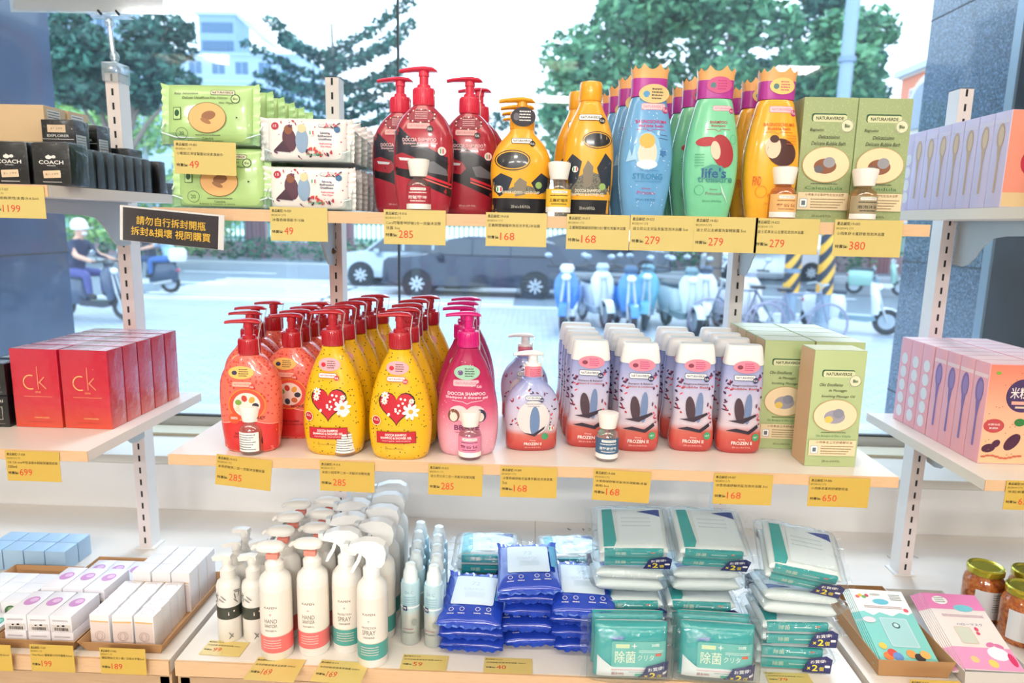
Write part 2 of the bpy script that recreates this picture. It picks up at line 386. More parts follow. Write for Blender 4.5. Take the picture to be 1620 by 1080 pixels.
# ---------------------------------------------------------------- shelves, posts, brackets
def shelf(x0, x1, ztop, label):
    t = thing('shelf_board', label, 'shelf', ((x0 + x1) / 2, YF, ztop)); w = (x1 - x0) / 2
    a = MB(); a.box(-w, w, .0012, YB - YF, -.0155, -.0002, LAM); a.build('board', t)
    a = MB(); a.box(-w, w, -.0002, .0012, -.0157, -.0004, EDGE); a.build('edge_band', t); return t
shelf(-1.5, -.649, 1.536, 'white shelf board carrying the boxed perfumes, upper left')
shelf(-1.5, -.626, SHELF_M, 'white shelf board carrying the red boxes, lower left')
shelf(-.509, .518, SHELF_T, 'white shelf board with tan edge under the upper row of bottles')
shelf(-.509, .518, SHELF_M, 'white shelf board with tan edge under the middle row of bottles')
shelf(.636, 1.5, 1.536, 'white shelf board carrying the lavender cartons, upper right')
shelf(.636, 1.5, SHELF_M, 'white shelf board carrying the pink cartons, lower right')
def post(x, label, pm, rz=0):
    t = thing('slotted_post', label, 'post', (x, YPOST, BASE)); H = 1.747 - BASE
    a = MB(); a.box(-.012, .012, 0, .0012, 0, H, pm); a.box(-.012, -.0108, .0012, .032, 0, H, METW); a.box(.0108, .012, .0012, .032, 0, H, METW); a.box(-.012, .012, .032, .033, 0, H, METW); a.box(-.012, .012, 0, .033, H - .001, H, pm)
    for k in range(int(H / .0245)):
        z = .012 + k * .0245; a.box(-.0018, .0018, -.0004, 0, z, z + .012, mat('2A2625', .8))
    a.build('channel', t)
    a = MB(); a.box(-.02, .02, -.002, .036, 0, .003, METW); a.build('foot_plate', t)
    return t
post(-.757, 'white slotted shelf post left of the yellow wipes, with a sign clip on top', METP)
post(-.361, 'white slotted shelf post behind the wipe packs with figures printed on them', METP)
post(.378, 'white slotted shelf post behind the mid-right flip-top bottles', METP)
post(.745, 'white slotted shelf post in front of the granite column on the right', METP)
def bracket(x, z, label, off=.0138):
    t = thing('shelf_bracket', label, 'bracket', (x + off, YPOST, z - .0158))
    pts = [(-.300, 0), (-.302, -.012), (-.27, -.020), (-.13, -.024), (-.10, -.028), (-.075, -.045), (-.06, -.062), (-.045, -.074), (-.028, -.078), (-.002, -.076), (-.002, 0)]
    a = MB(); a.prism(pts, -.0012, .0012, GREY, 'x'); a.box(-.008, .008, -.30, -.002, -.0012, 0, GREY); a.build('plate', t)
    a = MB(); a.lathe([(.0055, 0), (.0055, .003), (.003, .006)], mat('6B5A48', .3, .9), 14, Matrix.Translation((.0012, -.020, -.052)) @ Matrix.Rotation(pi / 2, 4, 'Y')); a.build('bolt', t)
PX = [-.757, -.361, .378, .745]
bracket(PX[0], 1.536, 'grey metal bracket under the perfume shelf, upper left', -.0138 + .0276)
bracket(PX[0], SHELF_M, 'grey metal bracket under the red box shelf')
bracket(PX[1], SHELF_T, 'grey metal bracket on the second post from the left, upper shelf', .0)
bracket(PX[1], SHELF_M, 'grey metal bracket on the second post from the left, middle shelf', .0)
bracket(PX[2], SHELF_T, 'grey metal bracket on the third post from the left, upper shelf', .0)
bracket(PX[2], SHELF_M, 'grey metal bracket on the third post from the left, middle shelf', .0)
bracket(PX[3], 1.536, 'grey metal bracket under the lavender carton shelf, upper right', .0138)
bracket(PX[3], SHELF_M, 'grey metal bracket under the pink carton shelf', .0138)

# ---------------------------------------------------------------- price tags and signs
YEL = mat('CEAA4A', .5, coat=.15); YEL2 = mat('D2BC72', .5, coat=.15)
def price_tag(x, z, w, h, price, lines, label, y=YF - .0012, rot=0.0, tilt=0.0, m=None, code='19-019', fs=1.0):
    """x, z: top-left corner; hangs down"""
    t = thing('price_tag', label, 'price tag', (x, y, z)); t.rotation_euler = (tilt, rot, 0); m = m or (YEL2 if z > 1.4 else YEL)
    a = MB(); a.box(0, w, -.0005, 0, -h, 0, m); a.build('card', t)
    ar = Art(flat_front(-.0005), 0, .0001)
    u = h / 54; ar.text('產品編號:' + code, w * .20, -6 * u, w * .34, 5.2 * u, INK, True)
    ar.text('8028341173', w * .15, -13 * u, w * .25, 3.2 * u, mat('6B5A20', .6)); z0 = -20.5 * u
    for k, (tx, fw) in enumerate(lines):
        ar.text(tx, w * .04 + w * fw / 2, z0, w * fw, 5.0 * u, INK); z0 -= 8 * u
    zp = -38 * u
    ar.text('特賣價:', w * .125, zp - 1.5 * u, w * .19, 5 * u, INK, True); n = len(price)
    ar.text(price, w * (.24 + .078 * n / 2), zp, w * .078 * n, 12 * u, REDP)
    ar.build('printing', t); return t
# upper shelf
TW = .0925; ZT = SHELF_T - .0005
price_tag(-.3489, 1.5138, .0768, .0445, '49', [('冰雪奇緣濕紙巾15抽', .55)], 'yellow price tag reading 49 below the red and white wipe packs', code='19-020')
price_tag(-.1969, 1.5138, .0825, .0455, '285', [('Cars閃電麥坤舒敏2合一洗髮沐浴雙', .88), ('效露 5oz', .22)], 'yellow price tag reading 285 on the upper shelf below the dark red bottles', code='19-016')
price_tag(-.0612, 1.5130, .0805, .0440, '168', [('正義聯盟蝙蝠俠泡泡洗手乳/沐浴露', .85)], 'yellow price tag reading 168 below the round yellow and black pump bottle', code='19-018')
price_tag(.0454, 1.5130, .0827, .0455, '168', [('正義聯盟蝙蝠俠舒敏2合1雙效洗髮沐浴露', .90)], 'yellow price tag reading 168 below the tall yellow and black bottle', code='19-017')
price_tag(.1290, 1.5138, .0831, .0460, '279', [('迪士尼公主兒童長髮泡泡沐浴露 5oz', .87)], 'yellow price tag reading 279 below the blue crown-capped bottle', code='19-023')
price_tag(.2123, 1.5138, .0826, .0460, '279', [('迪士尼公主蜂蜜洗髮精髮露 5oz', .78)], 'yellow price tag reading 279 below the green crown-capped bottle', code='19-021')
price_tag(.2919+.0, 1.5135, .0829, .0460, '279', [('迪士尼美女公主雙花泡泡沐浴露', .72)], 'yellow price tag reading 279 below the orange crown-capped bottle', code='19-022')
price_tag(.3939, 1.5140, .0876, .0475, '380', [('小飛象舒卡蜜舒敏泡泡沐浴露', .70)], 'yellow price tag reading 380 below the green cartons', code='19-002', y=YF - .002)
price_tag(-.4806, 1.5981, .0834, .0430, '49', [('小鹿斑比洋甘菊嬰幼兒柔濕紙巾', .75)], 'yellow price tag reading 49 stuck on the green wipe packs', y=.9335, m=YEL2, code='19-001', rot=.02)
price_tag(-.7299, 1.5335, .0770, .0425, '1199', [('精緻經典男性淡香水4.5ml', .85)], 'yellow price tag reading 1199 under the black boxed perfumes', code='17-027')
# middle shelf
ZM = SHELF_M - .0005
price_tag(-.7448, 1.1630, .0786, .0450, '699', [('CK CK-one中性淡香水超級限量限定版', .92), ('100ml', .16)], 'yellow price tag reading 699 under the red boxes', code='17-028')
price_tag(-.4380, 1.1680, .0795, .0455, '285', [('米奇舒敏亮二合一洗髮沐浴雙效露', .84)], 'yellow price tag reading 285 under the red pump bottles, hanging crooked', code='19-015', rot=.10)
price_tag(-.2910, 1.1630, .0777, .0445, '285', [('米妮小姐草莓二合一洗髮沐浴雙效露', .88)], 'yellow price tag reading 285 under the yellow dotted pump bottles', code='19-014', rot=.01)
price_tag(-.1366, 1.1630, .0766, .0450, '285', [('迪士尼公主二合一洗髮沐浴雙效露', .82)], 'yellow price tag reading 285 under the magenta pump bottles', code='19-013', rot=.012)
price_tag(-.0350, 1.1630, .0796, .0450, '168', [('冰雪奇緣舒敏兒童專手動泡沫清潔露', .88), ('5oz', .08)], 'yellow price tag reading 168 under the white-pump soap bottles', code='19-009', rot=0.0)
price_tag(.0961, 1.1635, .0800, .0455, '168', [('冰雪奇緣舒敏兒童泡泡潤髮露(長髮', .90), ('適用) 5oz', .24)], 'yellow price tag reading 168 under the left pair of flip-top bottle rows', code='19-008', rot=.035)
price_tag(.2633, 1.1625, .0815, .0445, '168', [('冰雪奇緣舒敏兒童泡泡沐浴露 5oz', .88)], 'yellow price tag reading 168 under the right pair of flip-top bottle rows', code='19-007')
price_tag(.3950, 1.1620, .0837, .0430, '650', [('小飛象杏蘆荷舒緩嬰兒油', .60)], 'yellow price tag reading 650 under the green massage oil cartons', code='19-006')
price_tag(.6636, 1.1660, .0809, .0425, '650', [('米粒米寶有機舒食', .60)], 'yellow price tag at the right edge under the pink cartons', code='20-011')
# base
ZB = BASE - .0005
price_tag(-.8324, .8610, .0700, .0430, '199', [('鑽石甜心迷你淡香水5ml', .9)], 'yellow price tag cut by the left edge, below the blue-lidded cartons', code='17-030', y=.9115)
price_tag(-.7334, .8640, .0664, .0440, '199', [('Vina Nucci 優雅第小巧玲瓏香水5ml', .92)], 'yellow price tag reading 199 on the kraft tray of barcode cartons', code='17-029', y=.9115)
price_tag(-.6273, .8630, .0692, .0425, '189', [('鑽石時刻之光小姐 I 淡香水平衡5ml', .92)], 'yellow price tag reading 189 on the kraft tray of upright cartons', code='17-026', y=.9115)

def loose_tag(x, y, w, h, price, label, rz=0.0, line='天然舒敏保濕清潔噴霧 500ml', hang=.0):
    """a tag lying on the cabinet top, its lower part over the edge"""
    t = thing('price_tag', label, 'price tag', (x, y, BASE + .0006 + hang)); t.rotation_euler = (radians(0), 0, rz)
    a = MB(); a.box(0, w, 0, h, 0, .0005, mat('DCC272', .4, coat=.4)); a.build('card', t)
    ar = Art(flat_top(.0005), 0, .0001); ar.text('產品編號:20-010', w * .2, h * .88, w * .36, h * .085, INK, True)
    ar.text(line, w * .45, h * .66, w * .82, h * .09, INK); ar.text('特賣價:', w * .14, h * .34, w * .2, h * .1, INK, True); ar.text(price, w * .36, h * .36, w * .2, h * .25, REDP)
    ar.build('printing', t); return t
# black and yellow notice
t = thing('notice_sign', 'black sign with yellow Chinese lettering in a clear holder on the left post', 'sign', (-.5410, .902, 1.5114)); t.rotation_euler = (0, .075, 0)
a = MB(); a.box(0, .1385, -.0005, 0, -.0455, 0, mat('EDEBEA', .4, coat=.4)); a.build('card', t)
a = MB(); a.box(.0, .150, -.0016, -.0012, -.0490, .001, film('clear_sleeve', gloss=.02, bump=0)); a.box(-.004, .006, 0, .019, -.003, .0005, film('clear_sleeve')); a.build('sleeve', t)
ar = Art(flat_front(-.0005), 0, .0002); ar.rect(.004, .131, -.0452, -.0022, mat('2A232B', .4)); yl = mat('F7C531', .5)
ar.text('請勿自行拆封開瓶', .068, -.0172, .092, .0115, yl, True); ar.text('拆封&損壞 視同購買', .068, -.0315, .106, .0115, yl, True); ar.build('printing', t)
# sign board on the left post
t = thing('sign_holder', 'clear plastic clip stem on the left post holding a white board', 'sign holder', (-.757, 1.28, 1.747))
a = MB(); cl = film('clear_plastic', 'EAF4F6', .15, 'F2F8FA', .25, 0); a.box(-.014, .014, -.022, .02, -.015, .018, cl, c=.002); a.build('clip', t)
a = MB(); a.tube([(0, 0, .018), (-.004, 0, .045), (-.006, 0, .095)], .0045, cl); a.ell((-.001, 0, .03), (.008, .008, .01), cl); a.ell((-.006, 0, .088), (.009, .009, .009), cl); a.build('stem', t)
a = MB(); a.box(-.035, .035, -.008, .008, .095, .102, cl, c=.001); a.tube([(-.02, -.009, .106), (-.014, -.009, .099)], .002, DARK); a.tube([(.012, -.009, .106), (.018, -.009, .099)], .002, DARK); a.build('jaw', t)
t = thing('sign_board', 'pale lavender board cut by the top edge, held by the clip', 'sign', (-.795, 1.275, 1.852))
a = MB(); a.box(-.135, .133, -.0015, .0015, 0, .19, mat('D8CFE2', .5), Matrix.Rotation(.0, 4, 'Y'), c=.0004); a.build('board', t)
a = MB(); a.box(-.14, .137, -.003, -.0018, -.004, .195, cl); a.build('sleeve', t)
# ---------------------------------------------------------------- outside
G = -.35
b = MB(); b.box(-60, 60, 1.95, 15.2, G - .1, G, pattern('pavement_tiles', 'brick', ['A2ACB8', '94A0AE', '6E7C8C'], 1, .6, .1, vec=(2.2, 2.2, 2.2), thr=.018)); struct(b.build('ground_pavement'))
b = MB(); b.box(-90, 90, 15.2, 70, G - .2, G - .06, pattern('asphalt', 'noise', ['66747F', '7C8A98'], 3, .7, .1)); struct(b.build('ground_road'))
for i, y in enumerate((15.05, 28.0)):
    b = MB(); b.box(-90, 90, y, y + .18, G - .2, G + .02, mat('C9D0D6', .7), c=.02); struct(b.build('ground_kerb'))
b = MB(); b.box(-90, 90, 28.18, 70, G - .2, G, pattern('far_pavement', 'noise', ['74828E', '8A96A2'], 2, .8, .1)); struct(b.build('ground_far_pavement'))
lm = mat('E4EBF0', .7)
for y in (19.5, 23.4): 
    b = MB()
    for k in range(-9, 10): b.box(k * 6, k * 6 + 3.2, y, y + .16, G - .06, G - .055, lm)
    struct(b.build('ground_lane_marking'))
for x0 in (-6.5, -2.0):
    b = MB()
    for k in range(9): b.box(x0 - 3.0 + k * .0, x0 + 1.6, 16.0 + k * .62, 16.3 + k * .62, G - .06, G - .055, lm)
    struct(b.build('ground_crossing_marking'))
# granite columns just outside the glass
GRA = pattern('blue_grey_granite', 'cells', ['2A3644', '3F4E60', '566A7E', '7688A0'], 240, .22, .5, stops=[0, .35, .7, 1])
GRB = pattern('polished_granite_slab', 'noise', ['1F3048', '2C4260', '3D5A7A'], 5, .15, .6)
b = MB(); b.box(-2.9, -1.64, 1.94, 2.4, G, 3.6, GRB)
for z in (.95, 1.36, 2.3): b.box(-2.9, -1.6385, 1.94, 2.3985, z, z + .006, DARK)
struct(b.build('column_granite_left'))
b = MB(); b.box(1.272, 2.2, 1.985, 2.4, G, 3.6, GRA)
for z in (.95, 1.40, 2.17): b.box(1.2705, 1.30, 1.984, 2.4, z, z + .004, DARK)
struct(b.build('column_granite_right'))
b = MB(); b.box(1.279, 3.0, 1.955, 1.984, G, 3.6, pattern('dark_plain_panel', 'noise', ['1E262F', '2C3844'], 4, .12, .6)); b.box(1.272, 1.279, 1.95, 1.984, G, 3.6, mat('8C98A2', .3, .8))  # plain dark panel across the shop-facing side of the right column
struct(b.build('wall_outside_right'))

# ------------- foliage
def leaf_cloud(mb, c, r, n, size, mats, rnd, flat=1.0, shell=.55):
    vs = []; per = {m: ([], []) for m in mats}
    for _ in range(n):
        while True:
            p = Vector((rnd.uniform(-1, 1), rnd.uniform(-1, 1), rnd.uniform(-1, 1)))
            if shell < p.length < 1: break
        q = Vector((c[0] + p.x * r[0], c[1] + p.y * r[1], c[2] + p.z * r[2])); s = size * rnd.uniform(.6, 1.3)
        a = Vector((rnd.gauss(0, 1), rnd.gauss(0, 1), rnd.gauss(0, .6))).normalized(); b2 = a.cross(Vector((rnd.gauss(0, 1), rnd.gauss(0, 1), rnd.gauss(0, 1)))).normalized()
        v, f = per[rnd.choice(mats)]; i = len(v)
        v += [q - a * s, q + b2 * s * .45, q + a * s, q - b2 * s * .45]; f.append((i, i + 1, i + 2, i + 3))
    for m, (v, f) in per.items(): mb.add(v, f, m)
LEAF = [mat('528E62', .6), mat('74AE7C', .6), mat('3A7450', .6)]; LEAFD = [mat('285C4C', .6), mat('3E7866', .6), mat('1C4A40', .6)]; LEAFY = [mat('92C06C', .6), mat('78B070', .6), mat('AACC7C', .6)]
def tree(x, y, h, blobs, label, mats, size=.3, seed=1, trunk=.16, tcol='8A7A6C', name='street_tree'):
    t = thing(name, label, 'tree', (x, y, G)); rnd = random.Random(seed)
    a = MB(); a.tube([(0, 0, 0), (.05, 0, h * .35), (-.04, 0, h * .7), (0, 0, h)], [trunk, trunk * .8, trunk * .6, trunk * .2], mat(tcol, .8), 10)
    for bx, by, bz, rx, ry, rz, n in blobs[:9]: a.tube([(0, 0, h * .45), (bx * .5, by * .5, (h * .45 + bz) / 2 + .2), (bx, by, bz)], [trunk * .5, trunk * .3, trunk * .1], mat(tcol, .8), 7)
    a.build('trunk', t); a = MB()
    for bx, by, bz, rx, ry, rz, n in blobs: leaf_cloud(a, (bx, by, bz), (rx, ry, rz), n, size, mats, rnd)
    a.build('foliage', t)
    return t
# camera-relative scale: at depth Y one metre is about 1085/Y pixels
rb = random.Random(4); big = []
for _ in range(60):
    bx, bz = rb.uniform(-5.0, 4.8), rb.uniform(2.4, 9.6)
    if abs(bx) > 5.2 - max(0, 5.0 - bz) * .6 - max(0, bz - 7) * .5: continue
    big.append((bx, rb.uniform(-1.0, 1.0), bz, rb.uniform(1.0, 1.7), rb.uniform(.8, 1.2), rb.uniform(.7, 1.2), 560))
tree(6.3, 24, 8.4, big, 'big leafy street tree filling the window behind the crown-capped bottles', LEAF, .19, 5, .3)
big2 = []
for _ in range(44):
    bx = rb.uniform(-3.9, 1.9); bz = 4.2 + rb.uniform(0, 7.2) * (1 - abs(bx) / 5)
    big2.append((bx, rb.uniform(-.8, .8), bz, rb.uniform(.9, 1.5), .8, rb.uniform(.3, .6), 380))
tree(11.0, 28.6, 9.6, big2, 'dark layered street tree left of the lamp post', LEAFD, .15, 6, .22)
lt = []
for _ in range(30):
    bx = rb.uniform(-3.2, 2.4); lt.append((bx, rb.uniform(-.8, .8), 6.3 + rb.uniform(-1.4, 1.4) * (1 - abs(bx) / 6), rb.uniform(.6, 1.1), .8, rb.uniform(.3, .55), 330))
tree(-12.6, 21, 6.9, lt, 'dark green street tree behind the sign clip on the left', LEAFD, .15, 7, .2)
lb = [(rb.uniform(-5, 5), rb.uniform(-.8, .8), rb.uniform(1.2, 6.0), rb.uniform(.8, 1.4), .9, rb.uniform(.6, 1.0), 300) for _ in range(34)]
tree(-15.0, 27, 5.6, lb, 'pale yellow-green bushy tree low behind the left post', LEAFY, .17, 8, .14, 'A8B4B4')
# sparse spruce-like tree with drooping fronds
t = thing('street_tree', 'sparse blue-green tree with reaching fronds left of the thin glass joint', 'tree', (-6.6, 23.2, G)); rnd = random.Random(11); a = MB(); f_ = MB()
a.tube([(0, 0, 0), (.1, 0, 3), (0, 0, 6.9)], [.14, .1, .03], mat('6A665E', .8))
for k in range(15):
    s_ = -1 if k % 2 else 1; z0 = 4.1 + k * .15; L_ = rnd.uniform(1.4, 2.5) * (1 if s_ > 0 else .9); up_ = rnd.uniform(.3, .9) * (1.3 if k > 7 else .6)
    p0 = Vector((0, rnd.uniform(-.3, .3), z0)); p1 = p0 + Vector((s_ * L_ * .55, rnd.uniform(-.4, .4), up_ * L_ * .3)); p2 = p0 + Vector((s_ * L_, rnd.uniform(-.5, .5), up_ * L_ * .75)); a.tube([p0, p1, p2], [.04, .025, .01], mat('6A665E', .8), 6)
    for j in range(9):
        q = p0.lerp(p1, j / 4) if j < 5 else p1.lerp(p2, (j - 4) / 4); leaf_cloud(f_, q, (.26, .26, .15), 34, .11, LEAFD, rnd, shell=0)
a.build('trunk', t); f_.build('foliage', t); t.scale = (1.16, 1.16, 1.16)
tree(-1.75, 33, 5.8, [(rb.uniform(-1.3, 1.6), rb.uniform(-.5, .5), rb.uniform(2.5, 6.9), .7, .6, .5, 150) for _ in range(12)], 'small thin-leaved tree behind the red and yellow pump bottles', LEAFD, .16, 9, .1)
# hedge along the far pavement
h = MB(); rnd = random.Random(3)
for k in range(29): leaf_cloud(h, (-24 + k * 1.35, 29.7, .15), (.85, .5, .5), 110, .14, [LEAF[0], LEAF[2], LEAFD[0]], rnd, shell=.2)
tag(h.build('hedge'), 'low clipped green hedge along the far side of the street', 'hedge')
# ------------- buildings
def building(name, label, x0, x1, y0, y1, h, wall, rows, cols, winm, trim_m, roofm, extra=None, z0=G):
    t = thing(name, label, 'building', ((x0 + x1) / 2, y0, z0)); w = (x1 - x0) / 2; d = y1 - y0
    a = MB(); a.box(-w, w, 0, d, 0, h, wall)
    for r in range(rows + 1): a.box(-w - .08, w + .08, -.12, 0, h * r / rows - .1 if r else 0, h * r / rows + .08, trim_m)
    a.build('walls', t); a = MB(); a.box(-w - .25, w + .25, -.3, d + .2, h, h + .3, roofm); a.build('roof', t)
    for r in range(rows):
        for c in range(cols):
            cx = -w + (c + .5) * 2 * w / cols; cz = h * (r + .5) / rows; ww = w / cols * .62; hh = h / rows * .28
            a = MB(); a.box(cx - ww, cx + ww, -.06, .02, cz - hh, cz + hh, trim_m); a.box(cx - ww * .9, cx - .04, -.09, -.05, cz - hh * .88, cz + hh * .88, winm); a.box(cx + .04, cx + ww * .9, -.09, -.05, cz - hh * .88, cz + hh * .88, winm); a.build('window', t)
    if extra: extra(t)
    return t
PALE = mat('98AEC2', .8); WINB = mat('4A6A88', .25); TR = mat('B4C6D4', .8)
def tower(t):
    a = MB(); a.box(-3.0, 2.2, 1, 6, 24, 29.5, mat('88A2B8', .8))
    for z in (24.8, 27.2): a.box(-2.6, 1.8, .9, 1.05, z, z + 1.3, WINB)
    a.box(-3.4, 2.6, .6, 6.4, 29.5, 29.9, TR)
    for q in (0, 2.4, 4.8): a.tube([(2.4, 1 + q, 29.7), (6.0, 1 + q, 26.5)], .2, TR)
    a.tube([(6.0, 1, 26.5), (6.0, 6, 26.5)], .2, TR)
    a.build('stair_tower', t)
building('apartment_building', 'pale blue-grey apartment building with a taller stair tower, far left', -56, -33, 100, 112, 24, PALE, 7, 7, WINB, TR, PALE, tower)
building('apartment_building', 'pale square block half hidden behind the dark tree on the left', -45, -36.4, 62, 66, 20, mat('8CA4B8', .8), 6, 4, WINB, TR, TR)
def arches(t):
    for c in range(5):
        cx = -9.4 + c * 4.7
        a = MB(); n = 12; ring = [(cx + 1.3 * cos(pi * k / n), 7.6 + 1.1 * sin(pi * k / n)) for k in range(n + 1)] + [(cx - 1.3, 6.2), (cx + 1.3, 6.2)]
        a.prism(ring, -.2, 0, mat('EFE2CF', .8)); ring = [(cx + 1.0 * cos(pi * k / n), 7.5 + .85 * sin(pi * k / n)) for k in range(n + 1)] + [(cx - 1.0, 6.4), (cx + 1.0, 6.4)]
        a.prism(ring, -.3, -.1, mat('8C97A2', .2)); a.build('arched_window', t)
        a = MB(); a.box(cx - 1.5, cx + 1.5, -.9, -.75, 5.5, 5.62, TR); a.box(cx - 1.5, cx + 1.5, -.9, 0, 4.5, 4.65, TR)
        for k in range(10): a.tube([(cx - 1.4 + k * .31, -.82, 4.65), (cx - 1.4 + k * .31, -.82, 5.5)], .05, TR, 6)
        a.build('balustrade', t)
ob = building('arcade_building', 'orange and cream building with arched windows and balustrades, beside the granite column', -12, 12, 0, 8, 9.0, mat('F08E68', .8), 3, 5, mat('7E8894', .2), mat('F2E2D2', .8), mat('C9D2DA', .6), arches, z0=G)
ob.location = (17.3, 22.6, G); ob.rotation_euler = (0, 0, radians(-90))
# brick boundary wall with green railings across the street
t = thing('boundary_wall', 'low red brick wall with mint green railings across the street', 'wall', (0, 31.2, G)); BR = pattern('red_brick', 'brick', ['A06E74', '8E5F68', 'B49AA0'], 1, .8, 0, vec=(2.5, 2.5, 2.5), thr=.03)
a = MB(); a.box(-45, 30, 0, .3, 0, .75, BR)
for k in range(19): a.box(-45 + k * 4.0, -44.1 + k * 4.0, -.06, .36, 0, 1.85, BR)
a.build('brickwork', t); gm = mat('9CD8B8', .6)
for k in range(18):
    a = MB(); x0 = -44.1 + k * 4; a.box(x0, x0 + 3.1, .1, .16, .85, .95, gm); a.box(x0, x0 + 3.1, .1, .16, 1.6, 1.7, gm)
    for j in range(14): a.box(x0 + .1 + j * .22, x0 + .2 + j * .22, .1, .16, .75, 1.75, gm)
    a.build('railing', t)
# ------------- street furniture
STR = None
def striped(name):
    if name in _M: return _M[name]
    m = bpy.data.materials.new(name); m.use_nodes = True; N = m.node_tree.nodes; L = m.node_tree.links; b_ = N['Principled BSDF']; b_.inputs['Roughness'].default_value = .5
    tc = N.new('ShaderNodeTexCoord'); sx = N.new('ShaderNodeSeparateXYZ'); L.new(tc.outputs['Object'], sx.inputs[0])
    m1 = N.new('ShaderNodeMath'); m1.operation = 'MULTIPLY_ADD'; m1.inputs[1].default_value = -1.5; L.new(sx.outputs['X'], m1.inputs[0]); L.new(sx.outputs['Z'], m1.inputs[2])
    m2 = N.new('ShaderNodeMath'); m2.operation = 'PINGPONG'; m2.inputs[1].default_value = .17; L.new(m1.outputs[0], m2.inputs[0])
    m3 = N.new('ShaderNodeMath'); m3.operation = 'GREATER_THAN'; m3.inputs[1].default_value = .085; L.new(m2.outputs[0], m3.inputs[0])
    mx = N.new('ShaderNodeMix'); mx.data_type = 'RGBA'; L.new(m3.outputs[0], mx.inputs[0]); mx.inputs[6].default_value = lin('F0B437'); mx.inputs[7].default_value = lin('2E3340')
    L.new(mx.outputs[2], b_.inputs['Base Color']); _M[name] = m; return m
def lamp_post(x, y, h, label, name, r=.12, z1=.62, z2=2.1):
    t = thing(name, label, 'pole', (x, y, G)); a = MB(); a.lathe([(r * 1.05, 0), (r, .3), (r * .8, h)], mat('8EA2B6', .4, .3), 20); a.lathe([(r * 1.15, h * .62), (r * 1.15, h * .62 + .08)], mat('7C90A4', .4, .3), 20); a.build('pole', t)
    a = MB(); a.lathe([(r * 1.12, z1), (r * 1.1, z2)], striped('hazard_stripes'), 24, caps=(False, False)); a.build('hazard_wrap', t)
    return t
lamp_post(5.25, 12.4, 7.5, 'tall grey street pole with yellow and black hazard wrap, behind the green cartons', 'street_pole', .125, .72, 2.2)
lamp_post(4.66, 12.4, 1.75, 'short pole with yellow and black hazard wrap beside the tall one', 'hazard_bollard', .125, .72, 1.7)

